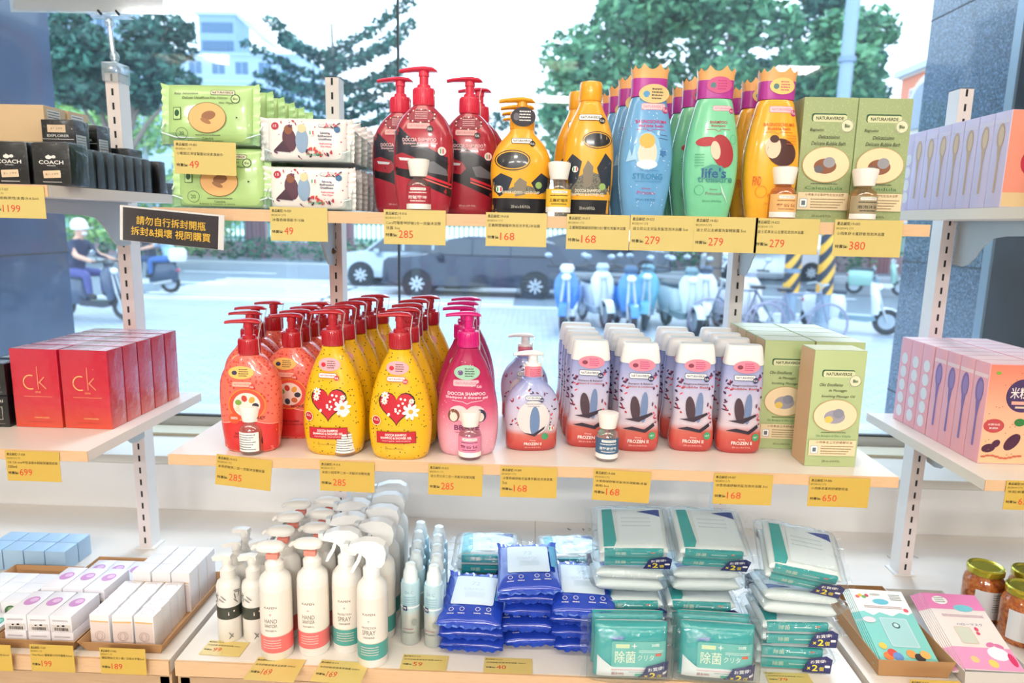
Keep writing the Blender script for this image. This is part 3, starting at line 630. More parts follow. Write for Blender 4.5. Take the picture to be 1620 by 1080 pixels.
# ------------- cars
def car(x, y, label, L=4.6, H=1.5, body='3A4A5E', suv=False, dirn=1, name='car'):
    t = thing(name, label, 'car', (x, y, G - .06)); bmx = mat(body, .25, .3, .6); W = .9; gl = mat('26323E', .08, 0, .8); h = H
    top = [(-.5, .30), (-.495, .55), (-.47, .62), (-.30, .66), (-.17, .96), (-.05, 1.0), (.22, .99), (.36, .90) if suv else (.30, .93), (.47, .68) if suv else (.40, .70), (.49, .60), (.5, .32)]
    if suv: top = [(-.5, .28), (-.495, .56), (-.47, .63), (-.27, .69), (-.15, .95), (-.05, 1.0), (.28, .98), (.40, .90), (.46, .66), (.49, .58), (.5, .3)]
    def car_pt(u, v): return (u * L * dirn, v * h)
    wheels = (-.315 * L * dirn, .30 * L * dirn)
    low = [(.5, .2), (.38, .17), (-.38, .17), (-.5, .2)]
    poly = [car_pt(*p) for p in top + low]
    a = MB(); nn = len(poly); rings = [(-W, .93), (-W * .93, 1.0), (W * .93, 1.0), (W, .93)]; vs = []; fs = []
    cx0, cz0 = 0, h * .45
    for yy, s in rings:
        for px_, pz_ in poly:
            tl = max(0, (pz_ / h - .62)) * .38 * (1 if yy > 0 else -1)
            vs.append((cx0 + (px_ - cx0) * s, yy - tl * abs(yy) / W, cz0 + (pz_ - cz0) * s))
    for r in range(3):
        for i in range(nn): j = (i + 1) % nn; fs.append((r * nn + i, r * nn + j, (r + 1) * nn + j, (r + 1) * nn + i))
    fs += [tuple(range(nn)), tuple(range(4 * nn - 1, 3 * nn - 1, -1))]; a.add(vs, fs, bmx)
    for wx in wheels:
        for sy in (-1, 1):
            n = 18; pr = [(wx + .39 * cos(2 * pi * k / n), .33 + .39 * sin(2 * pi * k / n)) for k in range(n)]; a.prism(pr, sy * (W - .06), sy * (W + .004), DARK)
    a.build('body', t)
    a = MB(); side = [(-.265, .70), (-.155, .93), (-.05, .955), (.22, .945), (.34, .88), (.385, .70)] if suv else [(-.27, .68), (-.165, .93), (-.05, .955), (.20, .945), (.29, .87), (.34, .70)]
    for sy in (-1, 1):
        vs = []; 
        for u, v in side: px_, pz_ = car_pt(u, v); vs.append((px_, sy * (W + .012 - max(0, v - .62) * .38), pz_))
        a.add(vs, [tuple(range(len(vs)))], gl)
        for u in (-.03, .17): 
            px_, _ = car_pt(u, 0); a.add([(px_ - .03, sy * (W + .016 - .08 * .38), h * .70), (px_ + .03, sy * (W + .016 - .08 * .38), h * .70), (px_ + .03, sy * (W + .018 - .33 * .38), h * .95), (px_ - .03, sy * (W + .018 - .33 * .38), h * .95)], [(0, 1, 2, 3)], bmx)
    a.build('windows', t)
    for wx in wheels:
        for sy in (-1, 1):
            Tm = Matrix.Translation((wx, sy * (W - .10), .33)) @ Matrix.Rotation(-sy * pi / 2, 4, 'X')
            a = MB(); a.lathe([(.20, .13), (.31, .12), (.33, .06), (.31, -.08)], DARK, 26, Tm); a.lathe([(.205, .10), (.205, .128)], mat('C2CCD4', .3, .6), 24, Tm); wl = a.build('wheel', t)
            a = MB()
            for k in range(8): ang = k * pi / 4; a.box(.05, .19, -.022, .022, .128, .142, mat('DDE4EA', .3, .5), Tm @ Matrix.Rotation(ang, 4, 'Z'))
            a.lathe([(.05, .128), (.04, .145)], mat('8C98A4', .3, .6), 12, Tm); a.build('rim', wl)
    a = MB(); px_, _ = car_pt(-.49, 0); a.box(px_ - .05, px_ + .10, -.82, -.5, h * .45, h * .56, mat('EAF2F8', .1, 0, .8), c=.02); a.box(px_ - .05, px_ + .10, .5, .82, h * .45, h * .56, mat('EAF2F8', .1, 0, .8), c=.02); a.build('headlamp', t)
    a = MB(); px_, _ = car_pt(.49, 0); a.box(px_ - .10, px_ + .04, -.84, -.55, h * .48, h * .58, mat('B03A3A', .3), c=.02); a.box(px_ - .10, px_ + .04, .55, .84, h * .48, h * .58, mat('B03A3A', .3), c=.02); a.build('tail_lamp', t)
    a = MB(); px_, _ = car_pt(-.20, 0); a.box(px_ - .08, px_ + .08, -W - .16, -W, h * .64, h * .73, bmx, c=.02); a.build('door_mirror', t)
    return t
car(-1.35, 18.3, 'dark blue-grey estate car with bright wheels behind the row of pump bottles', 4.9, 1.55, '18263C', True, 1)
car(-3.55, 20.6, 'silver grey hatchback, nose visible left of the dark estate car', 4.3, 1.5, 'A9B8C6', False, 1)
car(2.5, 25.3, 'dark grey car with white wheel behind the row of scooters', 4.9, 1.6, '303E50', True, -1)
car(9.0, 26.7, 'white car behind the bicycles', 4.6, 1.5, 'E6ECF0', False, 1)

# ------------- scooters and bicycle
def scooter(x, y, rz, label, body='DCE6EE', acc='8FA2B4', name='scooter', box=False, seat='3A4450', s=1.0):
    t = thing(name, label, 'scooter', (x, y, G), rz); t.scale = (s, s, s); bm_ = mat(body, .25, .05, .7); ac = mat(acc, .35, .1, .3); st = mat(seat, .5)
    for wx, nm in ((-.62, 0), (.60, 1)):
        a = MB(); Tm = Matrix.Translation((wx, 0, .235)) @ Matrix.Rotation(pi / 2, 4, 'X'); pts = [(.19 * cos(2 * pi * k / 24), .19 * sin(2 * pi * k / 24), 0) for k in range(24)]
        a.tube(pts, .048, DARK, 8, Tm, True); a.lathe([(.14, -.02), (.14, .02)], mat('B9C4CE', .3, .6), 20, Tm); w_ = a.build('wheel', t)
    # front: apron shield + mudguard, travelling towards -x
    a = MB(); secs = []
    for z, cx, hw, dd in ((.36, -.42, .13, .06), (.50, -.42, .17, .075), (.66, -.40, .20, .08), (.80, -.37, .19, .075), (.90, -.36, .13, .06), (.95, -.35, .07, .045)): secs.append((z, dd, hw, 2.6, cx, 0))
    a.loft(secs, bm_, 24); a.build('front_shield', t)
    a = MB(); secs = [(k_ / 8, ) for k_ in range(9)]
    pts = [(-.62 + .26 * cos(pi * (.02 + k / 8 * .9)), .235 + .26 * sin(pi * (.02 + k / 8 * .9))) for k in range(9)]; pts2 = [(-.62 + .235 * cos(pi * (.92 - k / 8 * .9)), .235 + .235 * sin(pi * (.92 - k / 8 * .9))) for k in range(9)]
    a.prism(pts + pts2, -.065, .065, bm_); a.build('front_mudguard', t)
    a = MB(); a.tube([(-.62, .06, .235), (-.52, .06, .5), (-.40, .03, .92)], .022, GREY); a.tube([(-.62, -.06, .235), (-.52, -.06, .5), (-.40, -.03, .92)], .022, GREY); a.build('fork', t)
    a = MB(); a.loft([(.93, .05, .09, 2.4, -.36, 0), (1.0, .065, .12, 2.4, -.37, 0), (1.06, .04, .08, 2.2, -.35, 0)], ac, 18); a.tube([(-.33, -.33, 1.02), (-.36, -.15, 1.03), (-.36, .15, 1.03), (-.33, .33, 1.02)], .016, DARK); a.build('handlebar', t)
    a = MB(); a.ell((-.455, 0, .86), (.05, .075, .055), mat('F4FAFF', .08, 0, .8)); a.build('headlamp', t)
    for sy in (-1, 1):
        a = MB(); a.tube([(-.34, sy * .22, 1.04), (-.33, sy * .30, 1.16)], .007, DARK, 6); a.ell((-.33, sy * .31, 1.19), (.015, .06, .04), mat('AEBAC6', .05, .8)); a.build('mirror', t)
    a = MB(); a.prism([(-.44, .26), (-.40, .33), (.10, .33), (.16, .42), (.16, .24), (-.3, .22)], -.13, .13, ac); a.build('footboard', t)
    a = MB(); secs = [(.26, .34, .12, 2.5, .42, 0), (.36, .37, .15, 2.6, .43, 0), (.50, .38, .165, 2.6, .44, 0), (.62, .36, .155, 2.6, .45, 0), (.70, .33, .13, 2.6, .44, 0)]; a.loft(secs, bm_, 28); a.build('rear_body', t)
    a = MB(); a.loft([(.69, .34, .125, 2.8, .42, 0), (.745, .36, .135, 2.8, .42, 0), (.775, .33, .115, 2.6, .42, 0)], st, 26); a.build('seat', t)
    a = MB(); a.ell((.80, 0, .55), (.04, .09, .05), mat('B5405A', .2, 0, .5)); a.build('tail_lamp', t)
    a = MB(); a.tube([(.3, -.19, .22), (.72, -.20, .30)], .045, GREY, 12); a.build('exhaust', t)
    if box:
        a = MB(); a.loft([(.76, .15, .17, 4, .80, 0), (.86, .18, .21, 4, .80, 0), (1.02, .17, .20, 3.4, .80, 0), (1.08, .12, .14, 3, .80, 0)], mat(box, .35, 0, .4), 24); a.build('top_box', t)
    return t
SP = [('1F6FC0', 'F0F4F8', 'blue and white scooter facing the window, left end of the parked row'), ('E8EEF2', 'B9C8D4', 'white scooter parked next to the blue and white one'), ('2F7FCF', '3C5A7C', 'bright blue scooter with pale seat, middle of the parked row'),
      ('48A0B8', '5E8FA0', 'teal scooter half hidden behind the flip-top bottles'), ('C4D4D8', '6C8890', 'pale grey-green scooter behind the flip-top bottles'), ('E4E8EE', '4A5A70', 'white and dark blue scooter left of the third post'), ('DDDDE8', 'A8A8B8', 'pale lilac scooter behind the third post')]
for i, (c1, c2, lb_) in enumerate(SP):
    scooter(.70 + i * .50, 12.35 + (i % 2) * .55, radians(90 + (-10, 14, 4, -12, 10, -6, 12)[i]), lb_, c1, c2, s=1.1)
scooter(5.90, 12.75, radians(156), 'white scooter with exposed front wheel beside the granite column', 'ECF2F6', '7C98A4')
scooter(10.2, 20.5, radians(160), 'mint and white scooter farther up the street', '9CC8BC', 'E8F0F0')
def bicycle(x, y, rz, label, col='8A8FA4'):
    t = thing('bicycle', label, 'bicycle', (x, y, G), rz); fm_ = mat(col, .35, .4); R = .33
    for wx in (-.52, .52):
        a = MB(); Tm = Matrix.Translation((wx, 0, R)) @ Matrix.Rotation(pi / 2, 4, 'X'); a.tube([(R * cos(2 * pi * k / 36), R * sin(2 * pi * k / 36), 0) for k in range(36)], .02, mat('8E8AA0', .5), 8, Tm, True)
        for k in range(14): a.tube([(0, 0, .01), ((R - .01) * cos(2 * pi * k / 14), (R - .01) * sin(2 * pi * k / 14), 0)], .003, GREY, 4, Tm)
        a.build('wheel', t)
    a = MB(); P = dict(r=(-.52, 0, R), f=(.52, 0, R), bb=(-.08, 0, .30), st=(-.22, 0, .82), hd=(.36, 0, .84), h2=(.38, 0, .70))
    for p, q in (('bb', 'st'), ('bb', 'h2'), ('st', 'hd'), ('r', 'bb'), ('r', 'st'), ('hd', 'f')): a.tube([P[p], P[q]], .016, fm_)
    a.build('frame', t); a = MB(); a.loft([(.86, .12, .07, 2.2, -.24, 0), (.90, .13, .075, 2.2, -.24, 0), (.92, .10, .05, 2.2, -.24, 0)], DARK, 16); a.tube([(-.22, 0, .8), (-.235, 0, .87)], .012, GREY); a.build('saddle', t)
    a = MB(); a.tube([(.36, 0, .84), (.34, 0, .98)], .013, GREY); a.tube([(.24, -.27, .97), (.36, -.22, 1.0), (.35, 0, .98), (.36, .22, 1.0), (.24, .27, .97)], .012, GREY); a.build('handlebar', t)
    a = MB(); a.lathe([(.09, -.006), (.09, .006)], GREY, 20, Matrix.Translation((-.08, -.05, .30)) @ Matrix.Rotation(pi / 2, 4, 'X')); a.tube([(-.08, -.06, .3), (.04, -.09, .18)], .01, DARK); a.build('crank', t)
    return t
bicycle(4.35, 11.2, radians(4), 'grey city bicycle parked before the hazard poles, behind the green oil cartons')
bicycle(3.55, 11.55, radians(172), 'dark-framed bicycle with baby seat height handlebar beside the third post', '5A6270')

# ------------- riders
def rider(x, y, rz, label, shirt, pants, helmet, shift=0.0, name='person'):
    t = thing(name, label, 'person', (x, y, G), rz)
    P = dict(pel=(.30, 0, .86), sp=(.27, 0, 1.06), ch=(.20, 0, 1.26), nk=(.17, 0, 1.42), hd=(.15, 0, 1.52))
    V = [P['pel'], P['sp'], P['ch'], P['nk'], P['hd']]; Rr = [.15, .14, .155, .06, .07]; E = [(0, 1), (1, 2), (2, 3), (3, 4)]
    for sy in (-1, 1):
        i = len(V); V += [(.19, sy * .19, 1.33), (.05, sy * .26, 1.12), (-.18, sy * .27, 1.06), (-.26, sy * .28, 1.04)]; Rr += [.065, .05, .038, .034]; E += [(2, i), (i, i + 1), (i + 1, i + 2), (i + 2, i + 3)]
        i = len(V); V += [(.26, sy * .12, .82), (-.08, sy * .20, .80), (-.10, sy * .17, .44), (-.22, sy * .17, .39)]; Rr += [.095, .075, .055, .05]; E += [(0, i), (i, i + 1), (i + 1, i + 2), (i + 2, i + 3)]
    V = [(vx + shift, vy, vz) for vx, vy, vz in V]
    me = bpy.data.meshes.new('body'); me.from_pydata(V, E, []); ob = bpy.data.objects.new('body', me); COL.objects.link(ob)
    md = ob.modifiers.new('skin', 'SKIN'); 
    for k, r in enumerate(Rr): me.skin_vertices[0].data[k].radius = (r, r)
    me.skin_vertices[0].data[0].use_root = True; md.use_smooth_shade = True
    ss = ob.modifiers.new('sub', 'SUBSURF'); ss.levels = 2; ss.render_levels = 2
    ev = ob.evaluated_get(bpy.context.evaluated_depsgraph_get()); m2 = bpy.data.meshes.new_from_object(ev); bpy.data.objects.remove(ob, do_unlink=True)
    sk = mat('D9A68A', .5)
    for mm in (mat(shirt, .7), mat(pants, .7), sk, DARK): m2.materials.append(mm)
    for f in m2.polygons:
        c = f.center; cx = c.x - shift
        if c.z > 1.40: k = 2
        elif abs(c.y) > .235 and cx < .08 and c.z > .95: k = 2
        elif c.z > .90 : k = 0
        elif c.z < .47: k = 3
        else: k = 1
        f.material_index = k; f.use_smooth = True
    bo = bpy.data.objects.new('body', m2); COL.objects.link(bo); bo.parent = t
    hx = .14 + shift; a = MB(); a.loft([(1.42, .05, .05, 2, hx + .02, 0), (1.47, .082, .068, 2, hx, 0), (1.53, .095, .076, 2, hx, 0), (1.60, .095, .08, 2, hx, 0), (1.66, .06, .06, 2, hx, 0)], sk, 20)
    a.ell((hx - .10, 0, 1.535), (.022, .012, .02), sk); 
    for sy in (-1, 1): a.ell((hx - .086, sy * .03, 1.57), (.012, .014, .008), DARK); a.ell((hx + .0, sy * .08, 1.54), (.02, .012, .03), sk); 
    a.build('head', t)
    a = MB(); a.ell((hx - .075, 0, 1.50), (.035, .05, .035), mat('EEF2F6', .7)); a.build('face_mask', t)
    a = MB(); a.loft([(1.56, .13, .12, 2, hx + .015, 0), (1.60, .145, .13, 2, hx + .015, 0), (1.68, .135, .12, 2, hx + .02, 0), (1.74, .09, .085, 2, hx + .02, 0), (1.765, .03, .03, 2, hx + .02, 0)], mat(helmet, .25, 0, .8), 26); a.box(hx - .20, hx - .08, -.08, .08, 1.585, 1.60, mat(helmet, .25, 0, .8), c=.004); a.build('helmet', t)
    for sy in (-1, 1):
        a = MB(); hx2 = -.27 + shift; a.ell((hx2, sy * .285, 1.035), (.035, .045, .02), sk)
        for k in range(4): yy = sy * (.255 + k * .018); a.tube([(hx2 - .01, yy, 1.045), (hx2 - .05, yy, 1.045), (hx2 - .068, yy, 1.025), (hx2 - .055, yy, 1.005)], [.01, .009, .008, .007], sk, 6)
        a.tube([(hx2 + .01, sy * .25, 1.03), (hx2 - .02, sy * .235, 1.01), (hx2 - .045, sy * .245, 1.0)], [.011, .01, .008], sk, 6); a.build('hand', t)
    return t
scooter(-7.75, 11.9, radians(172), 'dark blue scooter ridden past by the white-helmeted rider', '3C4E68', '26303C')
rider(-7.75, 11.9, radians(172), 'scooter rider in white helmet, face mask and dark navy shirt, hands on the bars', '2A3450', '4A4E8C', 'EEF0F0')
scooter(-9.25, 16.2, radians(4), 'dark scooter with white tail carrying two people away to the left', '24405C', 'E4ECF2', box='E8ECF0')
rider(-9.25, 16.2, radians(4), 'rider in dark clothes and helmet driving the two-up scooter', '28303E', '30486E', 'C8D4DC', -.10)
rider(-9.0, 16.21, radians(4), 'passenger in light blue shirt seated behind the driver on the two-up scooter', '9CC0E4', '3868A8', 'DCE6EE', .08)
# ---------------------------------------------------------------- bottles
def interp(prof, z):
    """prof: (z, a, b) ascending; smooth interpolation"""
    if z <= prof[0][0]: return prof[0][1:]
    for p, q in zip(prof, prof[1:]):
        if z <= q[0]:
            t = (z - p[0]) / (q[0] - p[0]); return tuple(p[i] + (q[i] - p[i]) * t for i in (1, 2))
    return prof[-1][1:]
def smooth(prof, n=30):
    zs = [p[0] for p in prof]; out = []
    for k in range(n + 1):
        z = zs[0] + (zs[-1] - zs[0]) * k / n
        i = max(j for j in range(len(zs) - 1) if zs[j] <= z + 1e-9) if z < zs[-1] else len(zs) - 2
        t = (z - zs[i]) / (zs[i + 1] - zs[i]); v = []
        for c in (1, 2):
            p0 = prof[max(i - 1, 0)][c]; p1 = prof[i][c]; p2 = prof[i + 1][c]; p3 = prof[min(i + 2, len(prof) - 1)][c]
            v.append(.5 * (2 * p1 + (p2 - p0) * t + (2 * p0 - 5 * p1 + 4 * p2 - p3) * t * t + (3 * p1 - p0 - 3 * p2 + p3) * t ** 3))
        out.append((z, v[0], v[1]))
    return out
def bottle_surf(prof, n):
    def f(u, v, l):
        a, b = interp(prof, v); q = min(.985, abs(u) / a); return (u, -b * (1 - q ** n) ** (1 / n) - l, v)
    return f
NV = 'NATURAVERDE'
WT = mat('F6F3EE', .45); PINKL = mat('F3B2BC', .5); RED = mat('D4243A', .4); NAVY = mat('2A2F5E', .5); GRN = mat('3E9C63', .5); MAG = mat('C02C74', .5)
def logo(ar, cx, cz, w, m=None, edge=None, kid=None, kt=True):
    h = w * .23; ar.rect(cx - w / 2 - .0006, cx + w / 2 + .0006, cz - h / 2 - .0006, cz + h / 2 + .0006, edge or mat('E2A9A2', .5), .0022); ar.rect(cx - w / 2, cx + w / 2, cz - h / 2, cz + h / 2, m or WT, .002)
    ar.text(NV, cx, cz, w * .84, h * .48, edge or mat('B0686A', .5), True); kx, kz, kr = cx + w * .52, cz - h * .55, h * .62
    if kt: ar.ell(kx, kz, kr, kr, kid or RED, 18); ar.text('Kids', kx, kz, kr * 1.3, kr * .8, WT)
def oval(ar, cx, cz, rx, rz, m, ink, accent, lines=4):
    ar.ell(cx, cz, rx, rz, m, 30); ar.ell(cx - rx * .5, cz - rz * .05, rx * .22, rz * .34, accent, 14)
    for k in range(lines): ar.fine(cx - rx * .15, cx + rx * (.62 - .08 * abs(k - 1.5)), cz + rz * .42 - k * rz * .32, rz * .16, ink, 1, seed=k)
def pump_parts(t, z, r, m, head=.05, hh=.034, strap=True, hx=-.004):
    """collar, stem and flat head with the nozzle to the left"""
    a = MB(); a.lathe([(r * .97, z), (r, z + .001), (r, z + .021), (r * .94, z + .0225)], m, 32)
    for k in range(32): an = 2 * pi * k / 32; a.box(r - .0002, r + .0005, -.0007, .0007, z + .002, z + .020, m, Matrix.Rotation(an, 4, 'Z'))
    c = a.build('pump_collar', t)
    a = MB(); a.lathe([(r * .62, z + .0225), (r * .60, z + .027), (.0062, z + .028), (.0062, z + hh + .012)], m, 20); a.build('pump_stem', t)
    a = MB(); zt = z + hh + .012; L = head / 2; secs = []
    ys = [(-L * 1.15, .0028, .0050, -.0018), (-L * .8, .0032, .0068, -.0004), (-L * .3, .0038, .0088, .0006), (L * .2, .0042, .0098, .001), (L * .65, .0036, .0088, .0004), (L * .85, .0016, .005, -.001)]
    n = 16; vs = []; fs = []
    for x, hz, wy, dz in ys:
        for i in range(n): q = 2 * pi * i / n; vs.append((x + hx, wy * cos(q), zt + dz + hz * (1.0 if sin(q) > 0 else .75) * sin(q)))
    for k in range(len(ys) - 1):
        for i in range(n): j = (i + 1) % n; fs.append((k * n + i, k * n + j, (k + 1) * n + j, (k + 1) * n + i))
    fs += [tuple(range(n)), tuple((len(ys) - 1) * n + i for i in range(n - 1, -1, -1))]; a.add(vs, fs, m)
    a.lathe([(.0075, zt - .008), (.0068, zt - .001)], m, 16); a.build('pump_head', t)
    if strap:
        a = MB(); pts = [(hx + L * .9, 0, zt), (r * .95, -.004, z + .024), (r * 1.06, -.006, z + .006), (r * 1.05, -.004, z - .004)]; a.tube(pts, .0007, film('strap_plastic', 'FFFFFF', .2, 'FFFFFF', .5, 0), 6); a.build('lock_strap', t)
def star(cx, cz, r, r2, n): return [(cx + (r if k % 2 == 0 else r2) * sin(pi * k / n), cz + (r if k % 2 == 0 else r2) * cos(pi * k / n)) for k in range(2 * n)]
def heart(cx, cz, w, h): 
    p = []
    for k in range(28): q = 2 * pi * k / 28; p.append((cx + w / 2 * sin(q) ** 3, cz + h / 2 * (13 * cos(q) - 5 * cos(2 * q) - 2 * cos(3 * q) - cos(4 * q)) / 15))
    return p
def daisy(ar, cx, cz, r, core=True):
    for k in range(8): an = k * pi / 4 + .2; ar.ell(cx + r * .55 * cos(an), cz + r * .55 * sin(an), r * .46, r * .22, WT, 10, an)
    ar.ell(cx, cz, r * .28, r * .28, mat('F2A63A', .5), 12)
def body(t, prof, n, m, name='bottle_body', neck=None, seg=44):
    sm = smooth(prof); a = MB(); secs = [(z, x * .94, y * .94, n) if k == 0 else (z, x, y, n) for k, (z, x, y) in enumerate(sm)]
    secs.insert(1, (sm[0][0] + .0015, sm[0][1] * .99, sm[0][2] * .99, n)) if sm[1][0] - sm[0][0] > .003 else None
    if neck: secs += [(sm[-1][0] + .0005, neck, neck, 2), (sm[-1][0] + .004, neck, neck, 2)]
    a.loft(secs, m, seg); a.build(name, t, 50); return bottle_surf(sm, n)

P_TEAR = [(0, .0370, .022), (.006, .0405, .025), (.025, .0438, .027), (.05, .0450, .027), (.075, .0432, .026), (.10, .0385, .0235), (.12, .0320, .020), (.138, .0245, .017), (.150, .0180, .0150), (.157, .0155, .0145)]
P_ROUND = [(0, .0340, .022), (.006, .0365, .0245), (.03, .0398, .026), (.06, .0416, .026), (.085, .0418, .025), (.103, .0405, .0235), (.115, .0368, .0215), (.125, .0310, .0190), (.133, .0240, .0170), (.1385, .0180, .0155), (.1405, .0155, .0145)]
# yellow dotted pump bottle (strawberry)
def k_yellow():
    t = thing('pump_bottle', 'x', 'bottle', group='yellow dotted pump bottles'); ym = pattern('yellow_dotted', 'dots', ['6E5A14', 'EEB812'], 175, .28, .4, stops=[0, .20])
    sf = body(t, P_TEAR, 2.3, ym, neck=.013); pump_parts(t, .158, .0158, mat('B81C2C', .3, 0, .4), .048)
    ar = Art(sf); rd = mat('C81F30', .4)
    ar.poly(heart(-.001, .079, .052, .050), mat('2B1713', .5)); ar.poly(heart(-.001, .079, .048, .046), rd)
    rr = random.Random(2)
    for k in range(11): ar.ell(rr.uniform(-.013, .012), rr.uniform(.066, .090), .0018, .0018, WT, 8)
    daisy(ar, .019, .072, .012); daisy(ar, -.017, .094, .006); daisy(ar, -.018, .086, .005); daisy(ar, .020, .087, .004)
    ar.ell(-.030, .058, .0068, .0068, mat('E8F0DA', .5), 18); ar.ell(-.030, .058, .0060, .0060, rd, 18); ar.fine(-.034, -.026, .058, .0010, WT, 1)
    ar.rect(-.0295, .0265, .0265, .0435, mat('8E1622', .4), 0, .02); ar.rect(-.0288, .0258, .0272, .0428, rd, 0, .02)
    ar.text('DOCCIA SHAMPOO', -.0015, .0388, .030, .0036, WT, True, .02); ar.text('SHAMPOO & SHOWER GEL', -.0015, .0343, .044, .0034, WT, True, .02); ar.text('Dolce Fragolina - Sweet Strawberry', -.001, .0300, .040, .0020, WT, False, .02)
    ar.text('500 ml e 16.91 Fl.Oz.', -.004, .0185, .026, .0026, mat('4A3A10', .5)); logo(ar, -.002, .1175, .025, None, mat('B0363E', .5), rd)
    ar.text('Disney Minnie', -.028, .086, .013, .0025, INK, False, 1.15)
    ar.build('printing', t); ar = Art(sf, .005, .0007); oval(ar, -.001, .1325, .0160, .0095, mat('F3A9B0', .5), INK, RED); ar.build('oval_sticker', t); return Kind(t)
def k_redlight():
    t = thing('pump_bottle', 'x', 'bottle', group='red pump bottles'); m = pattern('coral_red_patterned', 'dots', ['D63A34', 'F0705C'], 190, .28, .4, stops=[0, .30])
    prof = [(z, a * 1.04, b) for z, a, b in P_ROUND]; sf = body(t, prof, 2.5, m, neck=.013); pump_parts(t, .1415, .0150, mat('BE1A2A', .3, 0, .4), .050)
    ar = Art(sf); base = mat('DB2A2A', .3, 0, .4)
    ar.poly([(-.041 + .082 * k / 24, .046 + .0035 * cos(pi * (k / 12 - 1))) for k in range(25)] + [(.0385, .004), (-.0385, .004)], base); ar.line([(-.041 + .082 * k / 16, .0465 + .0035 * cos(pi * (k / 8 - 1))) for k in range(17)], .0008, mat('F6C4B4', .4))
    ar.ell(.002, .072, .0265, .0235, mat('F08A30', .4), 30); ar.ell(.002, .072, .0248, .0220, mat('E9503A', .4), 30); ar.ell(.002, .072, .019, .0175, mat('F6DAD0', .5), 26)
    rr = random.Random(5)
    for k in range(7): ar.ell(.002 + .0125 * cos(k * .9), .071 + .0105 * sin(k * .9), .0048, .0040, mat(['2E2A38', 'E8A040', 'C84034', '7FA040', 'F0C8A8', '3C3848', 'D06838'][k], .5), 12, k)
    ar.ell(-.016, .052, .0085, .0078, mat('E4552C', .4), 18); ar.fine(-.021, -.011, .053, .0012, WT, 2)
    ar.text('MICKEY', .016, .0535, .023, .0042, mat('7A1620', .4), True); ar.text('SAPONE LIQUIDO', .000, .0295, .032, .0030, mat('6E1018', .5), True); ar.text('SHAMPOO & SHOWER GEL', .002, .0248, .040, .0028, mat('6E1018', .5))
    logo(ar, -.004, .1015, .027, mat('F5B9A8', .4), mat('EE7A68', .4), mat('E0443C', .4)); ar.build('printing', t)
    ar = Art(sf, .005, .0007); oval(ar, -.006, .1175, .0185, .0090, mat('F4BE62', .5), INK, mat('3A3450', .5)); ar.build('oval_sticker', t); return Kind(t)
def k_darkred():
    t = thing('pump_bottle', 'x', 'bottle', group='dark red pump bottles'); m = mat('B0283C', .25, 0, .5)
    sf = body(t, [(z * 1.0, a * .97, b) for z, a, b in P_ROUND], 2.6, m, neck=.013); pump_parts(t, .1415, .0148, mat('E0304E', .35, 0, .3), .050)
    ar = Art(sf); bk = mat('2A2A38', .3, 0, .4); bk2 = mat('1B1A22', .3, 0, .4)
    ar.poly([(-.0385, .108), (-.0395, .062), (-.02, .074), (.0, .082), (.020, .076), (.0395, .062), (.0392, .072), (-.008, .094), (-.030, .113)], bk)
    ar.poly([(-.0395, .064), (-.02, .076), (.0, .084), (.018, .078), (.0395, .064), (.0395, .022), (.010, .035), (-.012, .044), (-.0393, .052)], bk2)
    ar.poly([(-.0393, .075), (-.025, .079), (-.008, .073), (-.002, .064), (-.010, .056), (-.0393, .060)], mat('A82838', .3, 0, .5)); ar.poly([(-.030, .073), (-.010, .071), (-.012, .068), (-.028, .069)], mat('DADCE4', .3))
    ar.poly([(.006, .066), (.018, .068), (.034, .058), (.036, .050), (.012, .053)], mat('6A6A72', .3)); ar.poly([(.004, .048), (.0395, .037), (.0395, .040), (.004, .052)], mat('D8283A', .3, 0, .4)); ar.poly([(.004, .0445), (.0395, .033), (.0395, .0345), (.004, .0465)], mat('F0685C', .3))
    ar.text('DOCCIA SHAMPOO', -.0015, .0955, .0455, .0048, mat('F2C8CC', .4), True); ar.text('Shampoo & Shower Gel', -.0005, .0905, .0460, .0036, mat('F2C8CC', .4), True); ar.fine(-.012, .012, .0865, .0010, mat('F2C8CC', .4))
    ar.ell(.0285, .0815, .0052, .0056, mat('F4DEDA', .5), 16); ar.rect(.0262, .0277, .0785, .0845, GRN); ar.rect(.0293, .0308, .0785, .0845, RED)
    logo(ar, -.003, .1135, .030, mat('E8B4B2', .4), mat('C87C80', .4), bk2); ar.text('500 ml e 16.91 Fl.Oz.', .0, .0125, .024, .0024, mat('F2C8CC', .4)); ar.build('printing', t)
    ar = Art(sf, .005, .0007); ar.ell(.0, .1265, .0185, .0085, mat('9C3444', .4), 26)
    for k in range(20): q = 2 * pi * k / 20; ar.rect(.0 + .0185 * cos(q) - .0009, .0 + .0185 * cos(q) + .0009, .1265 + .0085 * sin(q) - .0009, .1265 + .0085 * sin(q) + .0009, WT if k % 2 else bk2)
    for k in range(4): ar.fine(-.008, .009, .1312 - k * .0028, .0013, mat('F2C8CC', .4), seed=k)
    ar.build('oval_sticker', t); return Kind(t)
